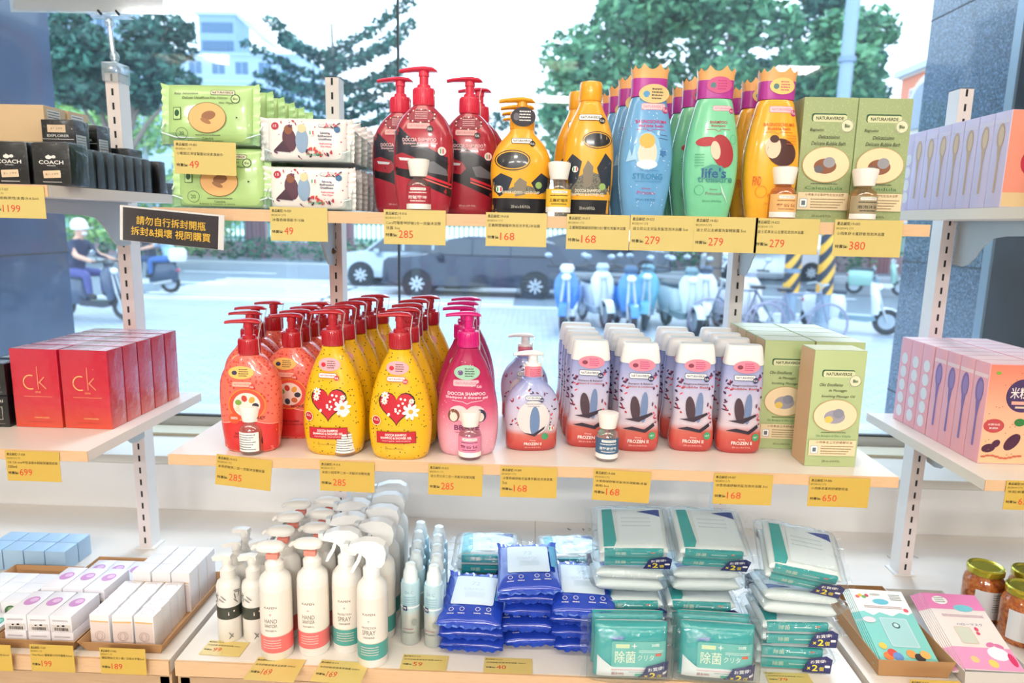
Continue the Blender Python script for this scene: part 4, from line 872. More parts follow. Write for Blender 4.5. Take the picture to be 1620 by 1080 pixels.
def k_magenta():
    t = thing('pump_bottle', 'x', 'bottle', group='magenta pump bottles'); m = pattern('magenta_to_pink', 'ramp', ['EFAEC0', 'E9A0B4', 'D45078', 'B82058', 'AE1C54'], 1, .22, .5, stops=[0, .25, .5, .75, 1], z0=0, z1=.15)
    sf = body(t, P_TEAR, 2.3, m, neck=.013); pump_parts(t, .158, .0155, mat('D6147C', .3, 0, .4), .050)
    ar = Art(sf); pw = mat('F8DDE4', .5); logo(ar, -.002, .1085, .036, mat('F0B4BC', .4), mat('D87890', .4), mat('C02060', .4))
    ar.text('DOCCIA SHAMPOO', -.001, .0935, .054, .0046, pw, True); ar.text('Shampoo & shower gel', -.001, .0878, .060, .0044, pw, True); ar.line([(-.022, .084), (-.006, .082), (0, .079), (.006, .082), (.022, .084)], .0007, pw)
    ar.poly(heart(0, .064, .050, .032), mat('F4C6CC', .5)); rr = random.Random(9)
    for x, c in ((-.019, '7A4A34'), (0, 'F0CC6A'), (.019, '2E3450')): ar.ell(x, .062, .0085, .0095, mat(c, .5), 18); ar.ell(x, .060, .0055, .0066, mat('F6D6C8', .5), 16)
    ar.text('BRAVE', 0, .0445, .036, .0075, mat('7A1E58', .5), True); ar.fine(-.018, .018, .037, .0013, MAG, 1)
    for k in range(46): x, z = rr.uniform(-.036, .036), rr.uniform(.01, .14); ar.poly(star(x * (1 if z < .1 else .5), z, .0007, .0004, 4), pw)
    ar.text('500 ml e 16.91 Fl.Oz.', 0, .015, .024, .0024, MAG); ar.build('printing', t)
    ar = Art(sf, .005, .0007); oval(ar, -.001, .1235, .0185, .0105, mat('9CC8AE', .5), INK, mat('6A4A80', .5)); ar.build('oval_sticker', t); return Kind(t)
P_SOAP = [(0, .0370, .021), (.005, .0385, .023), (.02, .0385, .024), (.03, .0388, .0245), (.05, .0410, .025), (.068, .0408, .025), (.083, .0370, .023), (.095, .0305, .020), (.104, .0225, .017), (.110, .0170, .0155), (.113, .0160, .015)]
def flagdot(ar, x, z, r=.004): ar.ell(x, z, r * 1.15, r * 1.15, WT, 16); ar.rect(x - r * .8, x - r * .3, z - r * .7, z + r * .7, GRN); ar.rect(x + r * .3, x + r * .8, z - r * .7, z + r * .7, RED)
def bat_art(ar, w, h, top, emb, names, vol, fw=.7):
    gry = pattern('grey_hex_mesh', 'dots', ['5E5A50', '7C786C'], 420, .4, .2, stops=[0, .45]); bk = mat('1A1C24', .3, 0, .4); nv = mat('27303F', .35, 0, .3); yl_ = mat('F4B228', .3, 0, .4)
    W = w * .965
    ar.poly([(-W, .03), (-W * .985, top * .8), (-W * .5, top * .62), (0, top * .74), (W * .45, top * .68), (W * .985, top * .9), (W, .03)], gry)
    ar.poly([(-W, .035), (-W, top * .86), (-W * .72, top * 1.0), (-W * .30, top * .88), (-W * .45, top * .6), (-W * .75, top * .44)], nv); ar.poly([(W, .035), (W, top * .9), (W * .7, top * 1.02), (W * .35, top * .78), (W * .6, top * .5)], nv)
    ar.poly([(-W * .2, top * .45), (W * .15, top * .5), (W * .2, top * .8), (-W * .05, top * .9), (-W * .25, top * .75)], mat('847A6A', .5))
    ex, ez, er = emb; ar.ell(ex, ez, er * 1.06, er * .60, bk, 30); ar.ell(ex, ez, er, er * .54, yl_, 30); ar.ell(ex, ez, er * .94, er * .48, bk, 30)
    ar.rect(-W, W, .0005, .0225, bk); ar.rect(-W, W, .0225, .0245, yl_)
    for k, (tx, tw) in enumerate(names): ar.text(tx, 0, .0345 - k * .005 if len(names) > 1 else .030, tw, .0042, mat('E8E2CE', .5), True)
    ar.text(vol, 0, .0115, w * .66, .0038, mat('D8D4C8', .5)); ar.ell(W * .62, .040, .0045, .0045, mat('9CBC6C', .5), 16)
def k_batsoap():
    t = thing('pump_bottle', 'x', 'bottle', group='round yellow and black soap pumps'); ym = mat('F4AC26', .28, 0, .4); sf = body(t, P_SOAP, 2.4, ym, neck=.014); pump_parts(t, .113, .0158, ym, .048, .026)
    ar = Art(sf); bat_art(ar, .0395, .113, .055, (-.012, .072, .0225), [('SAPONE LIQUIDO - LIQUID SOAP', .050)], '250 ml e 8.45 Fl.Oz.')
    flagdot(ar, -.029, .034); logo(ar, 0, .0975, .027, WT, INK, INK); ar.build('printing', t)
    a = Art(lambda u, v, l: (u, -.0150 - l, v), 0, .0015); a.ell(.001, .1285, .0165, .0125, mat('2B2630', .5), 28)
    for k in range(4): a.fine(-.004, .011, .1345 - k * .0037, .0018, WT, seed=k)
    a.ell(-.008, .1285, .004, .005, mat('6A6470', .5), 12); a.build('oval_sticker', t); return Kind(t)
def k_batsh():
    t = thing('shampoo_bottle', 'x', 'bottle', group='tall yellow and black shampoo bottles'); ym = mat('F4AC26', .28, 0, .4)
    prof = [(0, .0285, .019), (.005, .0305, .021), (.03, .0325, .022), (.06, .0340, .0225), (.09, .0330, .022), (.11, .0300, .0205), (.128, .0240, .018), (.140, .0180, .016), (.150, .0145, .0140)]
    sf = body(t, prof, 2.4, ym, neck=.0135); a = MB(); a.lathe([(.0145, .1515), (.0152, .154), (.0150, .172), (.0138, .1755), (.010, .1765)], ym, 30); a.build('screw_cap', t)
    ar = Art(sf); bat_art(ar, .0318, .15, .082, (.010, .1, .0185), [('DOCCIA SHAMPOO', .034), ('SHAMPOO & SHOWER GEL', .044)], '250 ml e 8.45 Fl.Oz.'); flagdot(ar, -.018, .062, .0035)
    logo(ar, 0, .129, .030, WT, INK, INK); ar.build('printing', t); return Kind(t)
LEAFM = [mat('B83244', .5), mat('6A3A5E', .5), mat('E0526A', .5), mat('4A2E50', .5)]
def scatter_leaves(ar, pts, rr, s=.0022):
    for x, z in pts: an = rr.uniform(0, pi); ar.ell(x, z, s * rr.uniform(.7, 1.4), s * rr.uniform(.35, .6), rr.choice(LEAFM), 8, an)
def frost(name, z1):
    return pattern(name, 'ramp', ['B83A3C', 'CE5248', 'D46A5E', 'D8C6D0', 'D2CCE0', 'B4B6DE', '98A2D4'], 1, .25, .5, stops=[0, .14, .24, .32, .55, .85, 1], z0=0, z1=z1)
def figures(ar, cx, cz, s, two=True):
    """plain upright colour shapes in place of the printed artwork"""
    ar.ell(cx - .24 * s, cz - .12 * s, .26 * s, .72 * s, mat('4A3440', .5), 18, .12); 
    if two: ar.ell(cx + .25 * s, cz - .02 * s, .2 * s, .86 * s, mat('7286B0', .5), 18, -.04)
    ar.poly([(cx - .8 * s, cz - .72 * s), (cx - .2 * s, cz - .62 * s), (cx + .7 * s, cz - .3 * s), (cx + .75 * s, cz - .42 * s), (cx, cz - .85 * s)], mat('3A2C3C', .5))
def k_soap():
    t = thing('pump_bottle', 'x', 'bottle', group='lilac soap pumps'); sf = body(t, [(z * .95, a, b) for z, a, b in P_SOAP], 2.4, frost('lilac_soap', .105), neck=.014)
    pump_parts(t, .108, .0125, mat('F4F0EE', .35, 0, .3), .044, .024); ar = Art(sf); rr = random.Random(4)
    scatter_leaves(ar, [(sx * rr.uniform(.018, .034), rr.uniform(.036, .085)) for sx in (-1, 1) for _ in range(13)] + [(rr.uniform(-.02, .02), rr.uniform(.086, .097)) for _ in range(7)], rr)
    ar.ell(.0, .052, .024, .026, mat('E2D8D8', .5), 26); ar.ell(.002, .047, .0075, .023, mat('6C86B0', .5), 18); ar.poly([(-.016, .030), (.0, .028), (.018, .040), (.016, .035), (.002, .024)], mat('3A2C3C', .5))
    logo(ar, 0, .082, .023, WT, NAVY, NAVY); ar.text('Sapone Liquido', 0, .0735, .024, .0026, NAVY); ar.text('Liquid Soap', 0, .0702, .018, .0024, NAVY)
    ar.text('FROZEN II', .0, .0125, .026, .0044, WT, True); ar.text('Disney', 0, .0175, .009, .0022, WT); ar.text('250 ml e 8.45 Fl.Oz.', 0, .007, .024, .0020, mat('F2C4BC', .5)); ar.ell(.018, .024, .0052, .0052, mat('4AA070', .5), 16); flagdot(ar, .027, .036, .0036)
    ar.build('printing', t); a = Art(lambda u, v, l: (u, -sqrt_(max(1e-7, .0132 ** 2 - u * u)) - l, v), .002, .0003); a.rect(-.0125, .0125, .106, .127, mat('EE8C9C', .5), .004)
    for k in range(4): a.fine(-.005, .009, .1215 - k * .003, .0013, MAG, seed=k)
    a.build('neck_sticker', t); return Kind(t)
def sqrt_(x): return math.sqrt(x)
P_FLIP = [(0, .0300, .0175), (.004, .0322, .0195), (.018, .0335, .0205), (.034, .0325, .020), (.050, .0302, .0188), (.075, .0300, .018), (.100, .0308, .0165), (.125, .0300, .0150), (.134, .0290, .0142)]
def k_flip(l1, l2, name):
    t = thing('shampoo_bottle', 'x', 'bottle', group=name); sf = body(t, P_FLIP, 2.8, frost('lilac_shampoo', .134))
    a = MB(); a.loft([(.1345, .0292, .0148, 3.2), (.137, .0298, .0152, 3.2), (.158, .0268, .0125, 3.4), (.1625, .0255, .0115, 3.4), (.164, .024, .010, 3.4)], mat('F3F0EE', .35, 0, .2), 40); a.build('flip_cap', t)
    ar = Art(sf); rr = random.Random(6); scatter_leaves(ar, [(sx * rr.uniform(.019, .028), rr.uniform(.045, .125)) for sx in (-1, 1) for _ in range(17)], rr, .0026)
    figures(ar, .000, .0700, .027); ar.poly([(-.024, .036), (-.01, .040), (.008, .036), (.022, .046), (.024, .041), (.010, .031), (-.006, .034)], mat('2E2434', .5)); logo(ar, -.001, .1165, .031, WT, NAVY, NAVY)
    ar.text(l1, 0, .1045, .037, .0034, mat('6A4050', .5), True); ar.text(l2, 0, .1000, .039, .0032, mat('B84A50', .5), True)
    ar.text('FROZEN II', .0, .0175, .031, .0052, WT, True); ar.text('Disney', 0, .0232, .010, .0024, WT); ar.text('250 ml e 8.45 Fl.Oz.', 0, .0108, .028, .0024, mat('F2C4BC', .5)); ar.ell(.0205, .0265, .0055, .0058, mat('4AA070', .5), 18); ar.text('NET', .0205, .0265, .006, .0025, WT)
    ar.build('printing', t); a = Art(lambda u, v, l: (u, -.0150 * (1 - min(.97, abs(u) / .0295) ** 3) ** (1 / 3) - l, v), .003, .0010); oval(a, .001, .1325, .0195, .0095, mat('F08CA0', .5), MAG, mat('8A3A50', .5)); a.build('oval_sticker', t); return Kind(t)
P_CROWN = [(0, .0262, .017), (.004, .0280, .0185), (.025, .0315, .0205), (.05, .0348, .022), (.080, .0358, .022), (.105, .0335, .021), (.125, .0300, .019), (.142, .0262, .017), (.1525, .0240, .0155), (.1565, .0222, .0142)]
def k_crown(bodyc, artf, stickc, stick_on_cap, group):
    t = thing('shampoo_bottle', 'x', 'bottle', group=group); sf = body(t, P_CROWN, 2.5, bodyc)
    a = MB(); n = 80; vs = []; fs = []; A, B_ = .0232, .0145
    def top(q):
        s = abs(((q / (2 * pi) * 10 + .5) % 1) - .5) * 2; big_ = math.exp(-((q - 1.5 * pi) / .30) ** 2) + math.exp(-((q - .5 * pi) / .30) ** 2)
        return .1905 + (1 - s) ** 1.6 * (.0055 + .006 * big_)
    rows = [(.1570, 1.0), (.1600, 1.01), (.1800, 1.01), (.1865, 1.02)]
    m1 = mat('B83A9C', .3, 0, .4); m2 = mat('F2B070', .35, 0, .3)
    def ring(f, z): return [(A * f * math.copysign(abs(cos(2 * pi * i / n)) ** .7, cos(2 * pi * i / n)), B_ * f * math.copysign(abs(sin(2 * pi * i / n)) ** .7, sin(2 * pi * i / n)), z if not callable(z) else z(2 * pi * i / n)) for i in range(n)]
    R_ = [ring(f, z) for z, f in rows]
    for r in range(3):
        a.add(R_[r] + R_[r + 1], [(i, (i + 1) % n, n + (i + 1) % n, n + i) for i in range(n)], m1 if r < 2 else m2)
    a.add(R_[3] + ring(1.07, top), [(i, (i + 1) % n, n + (i + 1) % n, n + i) for i in range(n)], m2)
    a.add(ring(1.07, top) + ring(.94, lambda q: .184), [(i, (i + 1) % n, n + (i + 1) % n, n + i) for i in range(n)], m2)
    a.add(ring(.94, .184), [tuple(range(n))], m2); a.add(R_[0], [tuple(range(n))], m1); a.build('crown_cap', t, 35)
    ar = Art(sf); artf(ar); ar.build('printing', t)
    cs = lambda u, v, l: (u, -.0150 * (1 - min(.97, abs(u) / .0238) ** 2.86) ** (1 / 2.86) - l, v)
    if stick_on_cap: a = Art(cs, .003, .0004); oval(a, .003, .1735, .0165, .0105, mat(stickc, .5), MAG, mat('5A8088', .5)); a.build('oval_sticker', t)
    else: a = Art(lambda u, v, l: (u, -.0156 - abs(.157 - v) * .10 + (u / .02) ** 2 * .002 - l, v), .003, .0005); oval(a, .004, .1600, .0200, .0120, mat(stickc, .5), INK, mat('5AA0D0', .5)); a.build('oval_sticker', t)
    return Kind(t)
def art_blue(ar):
    rr = random.Random(3); logo(ar, .004, .144, .031, mat('F6C8CC', .4), mat('E080A0', .4), MAG); ar.text('BAGNOSCHIUMA', .002, .1245, .041, .0044, MAG, True); ar.text('Bubble bath', .002, .1192, .032, .0038, MAG, True); ar.line([(-.018, .1145), (-.004, .1150), (0, .112), (.004, .1150), (.020, .1145)], .0006, MAG)
    ar.ell(-.002, .087, .017, .025, mat('8EC4E8', .4), 26); ar.ell(-.002, .084, .0125, .019, mat('E8D8C4', .5), 24); ar.ell(-.003, .100, .0105, .0095, mat('E8B458', .5), 18); ar.ell(-.002, .070, .014, .006, mat('DDEAF4', .5), 18); ar.line([(.014, .108), (.024, .107)], .0006, NAVY); ar.line([(.013, .104), (.025, .102)], .0006, NAVY); ar.poly(star(.019, .085, .006, .003, 6), mat('3E78B4', .5)); ar.poly([(-.029, .073), (-.025, .090), (-.022, .080), (-.019, .096), (-.016, .076)], mat('A8D4F0', .5))
    ar.text('All you need', .001, .0620, .026, .0028, mat('3C86B4', .5)); ar.text('STRONG', 0, .0545, .040, .0078, mat('3C8CB8', .5), True); ar.fine(-.017, .019, .0475, .0012, mat('3C8CB8', .5)); ar.text('Disney', -.001, .0385, .011, .0028, MAG); ar.text('Princess', -.001, .0335, .024, .0042, MAG); ar.text('250 ml e 8.45 Fl.Oz.', -.001, .0245, .027, .0026, mat('2C6A94', .5))
    for k in range(50): x, z = rr.uniform(-.029, .029), rr.uniform(.012, .145); ar.ell(x * (1 if z < .12 else .7), z, .0006, .0006, mat('D8EEFA', .5), 6)
def art_green(ar):
    logo(ar, .008, .144, .024, mat('F6C8CC', .4), mat('E080A0', .4), MAG, True); ar.text('SHAMPOO', .004, .1260, .023, .0038, mat('B0344A', .5), True); ar.text('Shampoo', .004, .1212, .019, .0034, mat('B0344A', .5), True); ar.line([(-.012, .1165), (.0, .1170), (.004, .114), (.008, .1170), (.020, .1165)], .0006, mat('B0344A', .5))
    ar.ell(.011, .089, .0140, .022, mat('A83038', .5), 24, .35); ar.ell(-.010, .101, .014, .006, mat('B43840', .5), 18, .1); ar.ell(.002, .090, .0062, .0120, mat('F0CDB4', .5), 18, .2)
    ar.poly([(-.016, .066), (-.002, .072), (.012, .070), (.016, .060), (.010, .050), (-.008, .054)], mat('4E9C8E', .5)); ar.poly([(.010, .050), (.020, .030), (.023, .022), (.014, .036)], mat('BFDCD0', .5))
    ar.text("life's", .002, .0610, .032, .0130, mat('2C5C8C', .5), True); ar.text('treasure', .004, .0525, .046, .0078, mat('4A948C', .5), True); ar.text('Disney', .003, .0395, .010, .0026, mat('8A6878', .5)); ar.text('Princess', .003, .0345, .021, .0040, mat('8A6878', .5)); ar.text('250 ml e 8.45 Fl.Oz.', .002, .0245, .026, .0025, mat('2E7A5C', .5))
    for k in range(5): ar.fine(-.024, -.012, .084 - k * .0035, .0010, mat('3E9A74', .5), seed=k)
    ar.ring(-.016, .0385, .006, .0065, .0005, mat('3E9A74', .5)); ar.ring(.024, .104, .004, .006, .0005, mat('3E9A74', .5))
def art_orange(ar):
    oc = mat('D8681C', .5); logo(ar, .004, .144, .031, mat('F6C8CC', .4), mat('E080A0', .4), MAG); ar.text('BAGNOSCHIUMA', .002, .1245, .041, .0044, oc, True); ar.text('Bubble bath', .002, .1192, .030, .0036, oc, True); ar.line([(-.018, .1145), (-.004, .1150), (0, .112), (.004, .1150), (.020, .1145)], .0006, oc)
    ar.ell(.007, .089, .020, .017, mat('4E2A26', .5), 24, -.5); ar.ell(-.005, .095, .010, .014, mat('F2CDB0', .5), 20); ar.ell(-.004, .106, .006, .005, mat('4E2A26', .5), 14); ar.text('FIND', -.022, .052, .010, .012, oc, True); ar.text('HERO', .013, .058, .020, .010, oc, True); ar.ring(-.016, .038, .007, .0075, .0005, oc)
    for k in range(4): ar.fine(.012, .026, .110 - k * .0035, .0010, oc, seed=k)
    ar.text('Disney', .003, .0385, .010, .0026, oc); ar.text('Princess', .003, .0335, .021, .0040, oc); ar.text('250 ml e 8.45 Fl.Oz.', .002, .0225, .026, .0025, oc)
K_Y = k_yellow(); K_R = k_redlight(); K_D = k_darkred(); K_M = k_magenta(); K_BS = k_batsoap(); K_B = k_batsh(); K_S = k_soap()
K_F1 = k_flip('Shampoo & Balsamo', 'Shampoo & Conditioner', 'lilac flip-top shampoo bottles'); K_F2 = k_flip('Bagnoschiuma', 'Bubble Bath', 'lilac flip-top bubble bath bottles')
K_CB = k_crown(mat('6CA8DA', .25, 0, .5), art_blue, 'E4C68C', False, 'blue crown-capped bottles'); K_CG = k_crown(mat('7CD0A4', .25, 0, .5), art_green, 'D0588C', True, 'green crown-capped bottles')
K_CO = k_crown(mat('F7B02C', .25, 0, .5), art_orange, 'F0CC7C', True, 'orange crown-capped bottles')
def place(K, pts, z, lab, rnd=random.Random(1), jit=.06):
    for k, (x, y) in enumerate(pts): K.put((x, y, z), lab[k] if isinstance(lab, list) else lab.replace('#', nth(k, len(pts))), rz=rnd.uniform(-jit, jit))
place(K_Y, [(-.279, .957), (-.277, 1.013), (-.274, 1.066), (-.268, 1.121), (-.261, 1.178)], SHELF_M, 'yellow dotted pump bottle with red heart, # of the left yellow column')
place(K_Y, [(-.181, .947), (-.179, 1.003), (-.183, 1.058), (-.183, 1.118), (-.173, 1.178)], SHELF_M, 'yellow dotted pump bottle with red heart, # of the right yellow column')
place(K_R, [(-.401, .958), (-.433, 1.043), (-.450, 1.105), (-.447, 1.177)], SHELF_M, 'coral red pump bottle with orange oval, # of the left red column')
place(K_R, [(-.3625, 1.026), (-.365, 1.075), (-.366, 1.125), (-.366, 1.185)], SHELF_M, 'coral red pump bottle with orange oval, # of the right red column')
place(K_M, [(-.087, .972), (-.100, 1.040), (-.101, 1.105), (-.102, 1.170)], SHELF_M, 'magenta to pink pump bottle, # of its column')
place(K_S, [(.007, 1.003), (-.006, 1.165)], SHELF_M, ['lilac soap bottle with white pump and pink neck sticker, the front one', 'lilac soap bottle with white pump, the one behind'], jit=.12)
FZ = [1.024, 1.068, 1.108, 1.148, 1.202]
place(K_F1, [(.094, FZ[0]), (.090, FZ[1]), (.088, FZ[2]), (.086, FZ[3]), (.083, FZ[4])], SHELF_M, 'lilac flip-top shampoo bottle, # of the left column')
place(K_F1, [(.167, 1.012), (.164, 1.060), (.161, 1.104), (.160, 1.148), (.160, 1.202)], SHELF_M, 'lilac flip-top shampoo bottle, # of the right column')
place(K_F2, [(.251, 1.020), (.247, 1.075), (.245, 1.12), (.247, 1.18)], SHELF_M, 'lilac flip-top bubble bath bottle, # of the left column')
place(K_F2, [(.322, 1.018), (.322, 1.080), (.323, 1.128), (.324, 1.185)], SHELF_M, 'lilac flip-top bubble bath bottle, # of the right column')
place(K_D, [(-.150, .960)], SHELF_T, ['dark red pump bottle with black car print, the front one with a tester before it'])
place(K_D, [(-.195, 1.030)], SHELF_T, ['dark red pump bottle behind and left of the front one']); place(K_D, [(-.094, 1.022)], SHELF_T, ['dark red pump bottle behind and right of the front one']); place(K_D, [(-.086, 1.10)], SHELF_T, ['dark red pump bottle rearmost, its head showing at the right'])
place(K_BS, [(-.0175, .962), (-.0175, 1.018), (-.018, 1.072), (-.019, 1.128)], SHELF_T, 'round yellow and black pump bottle, # of its column')
place(K_B, [(.0735, .960), (.063, 1.030)], SHELF_T, ['tall yellow and black bottle with screw cap, the front one', 'tall yellow and black bottle half hidden behind the front one'])
place(K_CB, [(.150, .958), (.142, 1.03), (.135, 1.09), (.130, 1.15)], SHELF_T, 'blue crown-capped bottle, # of its column')
place(K_CG, [(.238, .962), (.233, 1.03), (.230, 1.085), (.229, 1.14), (.230, 1.195)], SHELF_T, 'green crown-capped bottle, # of its column')
place(K_CO, [(.3185, .962), (.317, 1.03), (.317, 1.085), (.322, 1.14)], SHELF_T, 'orange crown-capped bottle, # of its column')
# little testers
def tester(x, y, z, label, liquid, lab, art, w=.0165, h=1.0, rz=0):
    t = thing('sample_vial', label, 'sample bottle', (x, y, z), rz); t['group'] = 'small sample vials'
    a = MB(); a.lathe([(w * .86, 0), (w, .003), (w, .034), (w * .86, .041), (w * .55, .0455), (w * .55, .050)], film('vial_' + liquid, liquid, .12, liquid, .12, 0), 32); a.build('vial_body', t)
    a = MB(); a.lathe([(w * .6, .0475), (w * .72, .048), (w * .92, .066), (w * .90, .0695), (w * .6, .071)], mat('F2EEE8', .35, 0, .3), 30); a.build('cap', t)
    sf = lambda u, v, l: (w * sin(u / w) * (1 + l / w), -w * cos(u / w) * (1 + l / w), v); ar = Art(sf, .003, .0002); art(ar, mat(lab, .5)); ar.build('paper_label', t)
    return t
def tl_plain(ar, m):
    ar.rect(-.020, .014, .006, .034, m, .001)
    for k in range(7): ar.fine(-.017, .009 - (k % 3) * .003, .030 - k * .0035, .0014, INK, seed=k)
    ar.rect(.016, .026, .006, .034, mat('C8503C', .5)); ar.ell(.021, .020, .003, .006, INK, 10)
def tl_band(cm, txt, ink):
    def f(ar, m): ar.rect(-.024, .024, .005, .012, WT); ar.rect(-.024, .024, .012, .035, m); ar.rect(-.010, .012, .0295, .033, WT, .001); ar.text(NV, .001, .0313, .018, .0018, mat('6A4A40', .5)); ar.text(txt, .0, .0205, .026, .0045, ink, True); ar.fine(-.012, .013, .0260, .0016, ink); ar.fine(-.010, .011, .0150, .0016, ink)
    return f
tester(-.395, .938, SHELF_M, 'small clear sample vial with white paper label in front of the red pump bottles', 'F4EEEA', 'F6F4F0', tl_plain, rz=.15)
tester(-.262, .945, SHELF_M, 'small clear sample vial with white label in front of the yellow dotted bottles', 'F6E8E4', 'F6F2F0', tl_plain, rz=.5)
tester(-.081, .946, SHELF_M, 'small sample vial with pink label in front of the magenta bottle', 'F4D4E0', 'E88CAC', tl_band(0, '雙香氛', mat('7A2850', .5)))
tester(.117, .958, SHELF_M, 'small clear sample vial with dark blue label before the flip-top bottles', 'F2F2F0', '3E6488', tl_band(0, '潤髮露舒敏', WT))
tester(-.153, .9375, SHELF_T, 'small sample vial with red label before the dark red bottle', 'F0C8C8', 'B03040', tl_band(0, '閃電麥坤', WT))
tester(.034, .937, SHELF_T, 'small sample vial with yellow label between the yellow and black bottles', 'F6F4EE', 'F4C23C', tl_band(0, '正義蝙蝠俠', INK))
tester(.331, .939, SHELF_T, 'small sample vial with orange liquid before the orange bottle', 'F8C874', 'F2B878', tl_band(0, '髮香氛', mat('9A5A2C', .5)), .0175)
tester(.436, .939, SHELF_T, 'small sample vial with brownish label before the green cartons', 'F0D49A', 'A89878', tl_band(0, '泡泡沐浴', INK), .0175)

# ---------------------------------------------------------------- cartons
def carton(name, w, d, h, m, fronts=None, left=None, top=None, right=None, c=.0008, group=None, cat='box', seams=True):
    t = thing(name, 'x', cat, group=group); a = MB(); a.box(-w / 2, w / 2, -d / 2, d / 2, 0, h, m, c=c); a.build('carton_body', t)
    for nm, f, sf in (('front_print', fronts, flat_front(-d / 2)), ('left_print', left, flat_left(-w / 2)), ('top_print', top, flat_top(h)), ('right_print', right, flat_right(w / 2))):
        if f: ar = Art(sf, 0, .0002); f(ar); ar.build(nm, t)
    return Kind(t)
def ml(h, w): return mat(h, .5)
DKG = mat('2E5A3C', .5); SAGE = pattern('sage_dotted_board', 'dots', ['B4C08C', 'A0AE7C'], 330, .5, .1, stops=[0, .22]); CRM = mat('E8D4AE', .5)
def green_front(title, ovalc, tint, jp, olive):
    def f(ar):
        ar.rect(-.024, .022, .1315, .1420, DKG, .003); ar.rect(-.0222, .0225, .1312, .1402, mat('D6D8AC', .5), .003); ar.text(NV, 0, .1358, .036, .0042, INK, True)
        ar.ell(.0235, .1265, .0088, .0088, mat('E2E0BE', .5), 22); ar.ring(.0235, .1265, .0080, .0080, .0005, DKG); ar.text('Bio', .0235, .1265, .007, .0045, DKG, True)
        for k, (tx, x, w) in enumerate(title): ar.text(tx, x, .1205 - k * .0085, w, .0046, INK, False, 0, .25)
        ar.ell(0, .076, .0315, .0235, mat('C8A070', .5), 34); ar.ell(0, .076, .0305, .0225, mat(ovalc, .5), 34); ar.ell(-.001, .074, .015, .010, mat(tint[0], .5), 22); ar.ell(.004, .079, .008, .007, mat(tint[1], .5), 18); ar.ell(-.009, .070, .006, .005, mat(tint[2], .5), 16)
        ar.fine(-.018, .018, .0505, .0012, INK); ar.text(olive, 0, .0455, .05, .0040, mat('3E7A4C', .5)); ar.rect(-.0335, .0335, .0165, .0395, CRM); ar.text(jp, .002, .0365, .052, .0036, mat('8A5A34', .5), True)
        ar.rect(-.031, -.020, .0195, .0315, mat('B8BCC0', .5), .001); ar.rect(-.030, -.021, .0205, .0305, WT, .001); ar.rect(-.028, -.023, .0225, .0285, mat('6A7884', .5))
        for k in range(4): ar.fine(-.016, .030 - k * .003, .0300 - k * .0036, .0014, mat('8A6A44', .5), seed=k)
        ar.text('250 ml e 8.45 Fl.Oz.', 0, .0085, .026, .0028, INK)
    return f
bath = green_front([('Bagnetto', -.016, .018), ('Delicatissimo', .001, .028), ('Delicate Bubble Bath', .001, .045)], 'F0D8AE', ('8E5A40', '9A98A0', '6C6870'), '小飛象洋甘菊舒敏泡泡沐浴露', 'Calendula'); oil = green_front([('Olio Emolliente', -.010, .033), ('da Massaggio', .000, .026), ('Soothing Massage Oil', .001, .047)], 'F0D6B0', ('A09AA8', '8C8C9C', 'E8C460'), '小飛象金盞花舒緩嬰兒油', 'Olio Biologico di Oliva e di Jojoba')
K_BATH = carton('bath_carton', .0705, .045, .1625, SAGE, bath, group='sage green bubble bath cartons'); PLK = mat('D2B08A', .6)
def oil_left(ar): ar.rect(-.0222, .0222, .0008, .1685, PLK)
K_OIL = carton('oil_carton', .0735, .0455, .1695, mat('B6C48E', .5), oil, oil_left, lambda ar: ar.rect(-.036, .036, -.022, .022, mat('E6EED8', .5)), group='pale green massage oil cartons')
for k, (x, y) in enumerate([(.3905, .980), (.462, .980), (.3925, 1.029), (.464, 1.029), (.3945, 1.077), (.466, 1.077)]): K_BATH.put((x, y, SHELF_T), 'sage green bubble bath carton, ' + ['front left of the pair, beside the orange bottle', 'front right of the pair, behind the brownish vial', 'behind the front left one', 'behind the front right one', 'rearmost on the left', 'rearmost on the right'][k])
K_OIL.put((.4365, .978, SHELF_M), 'pale green massage oil carton standing forward alone', rz=.03)
for r in range(4):
    for c in range(2): K_OIL.put((.3935 + c * .0755 + r * .000, 1.052 + r * .0475, SHELF_M), 'pale green massage oil carton in the block of eight, %s column, %s row' % (['left', 'right'][c], ['front', 'second', 'third', 'back'][r]), rz=-.01 + .02 * c)
# red perfume cartons
RC = pattern('foil_red_board', 'ramp', ['E04A2C', 'D21E34', 'C4183A'], 1, .22, .4, stops=[0, .3, 1], z0=0, z1=.13); GOLD = mat('F0A070', .4); GOLD2 = mat('F2C078', .4)
def redf(ar):
    ar.line([(-.008 + .0110 * cos(q * pi / 16), .073 + .0110 * sin(q * pi / 16)) for q in range(6, 27)], .0017, GOLD2); ar.rect(.0040, .0050, .062, .0985, GOLD)
    ar.line([(.0060, .0725), (.0150, .082)], .0014, GOLD); ar.line([(.0070, .0735), (.0170, .063)], .0014, GOLD); ar.text('one', .0035, .0575, .009, .003, GOLD); ar.fine(-.020, .026, .0500, .0009, GOLD); ar.text('CALVIN KLEIN', .006, .0165, .024, .0022, GOLD2, True); ar.fine(-.018, .022, .009, .0008, mat('A02A24', .5))
K_CK = carton('perfume_carton', .0755, .0385, .1255, RC, redf, None, lambda ar: (ar.rect(-.037, .037, -.0185, .0185, mat('E4B8C8', .3)), ar.fine(-.02, .02, 0, .002, RED)), group='red perfume cartons')
FILM = film('cellophane', 'FFFFFF', .0, 'FFFFFF', .0, .9, 60, .10, fk=.8)
def wrap(K, w, d, h, e=.0006):
    a = MB(); a.box(-w / 2 - e, w / 2 + e, -d / 2 - e, d / 2 + e, .0002, h + e, FILM, c=.001); a.build('cellophane_wrap', K.root)
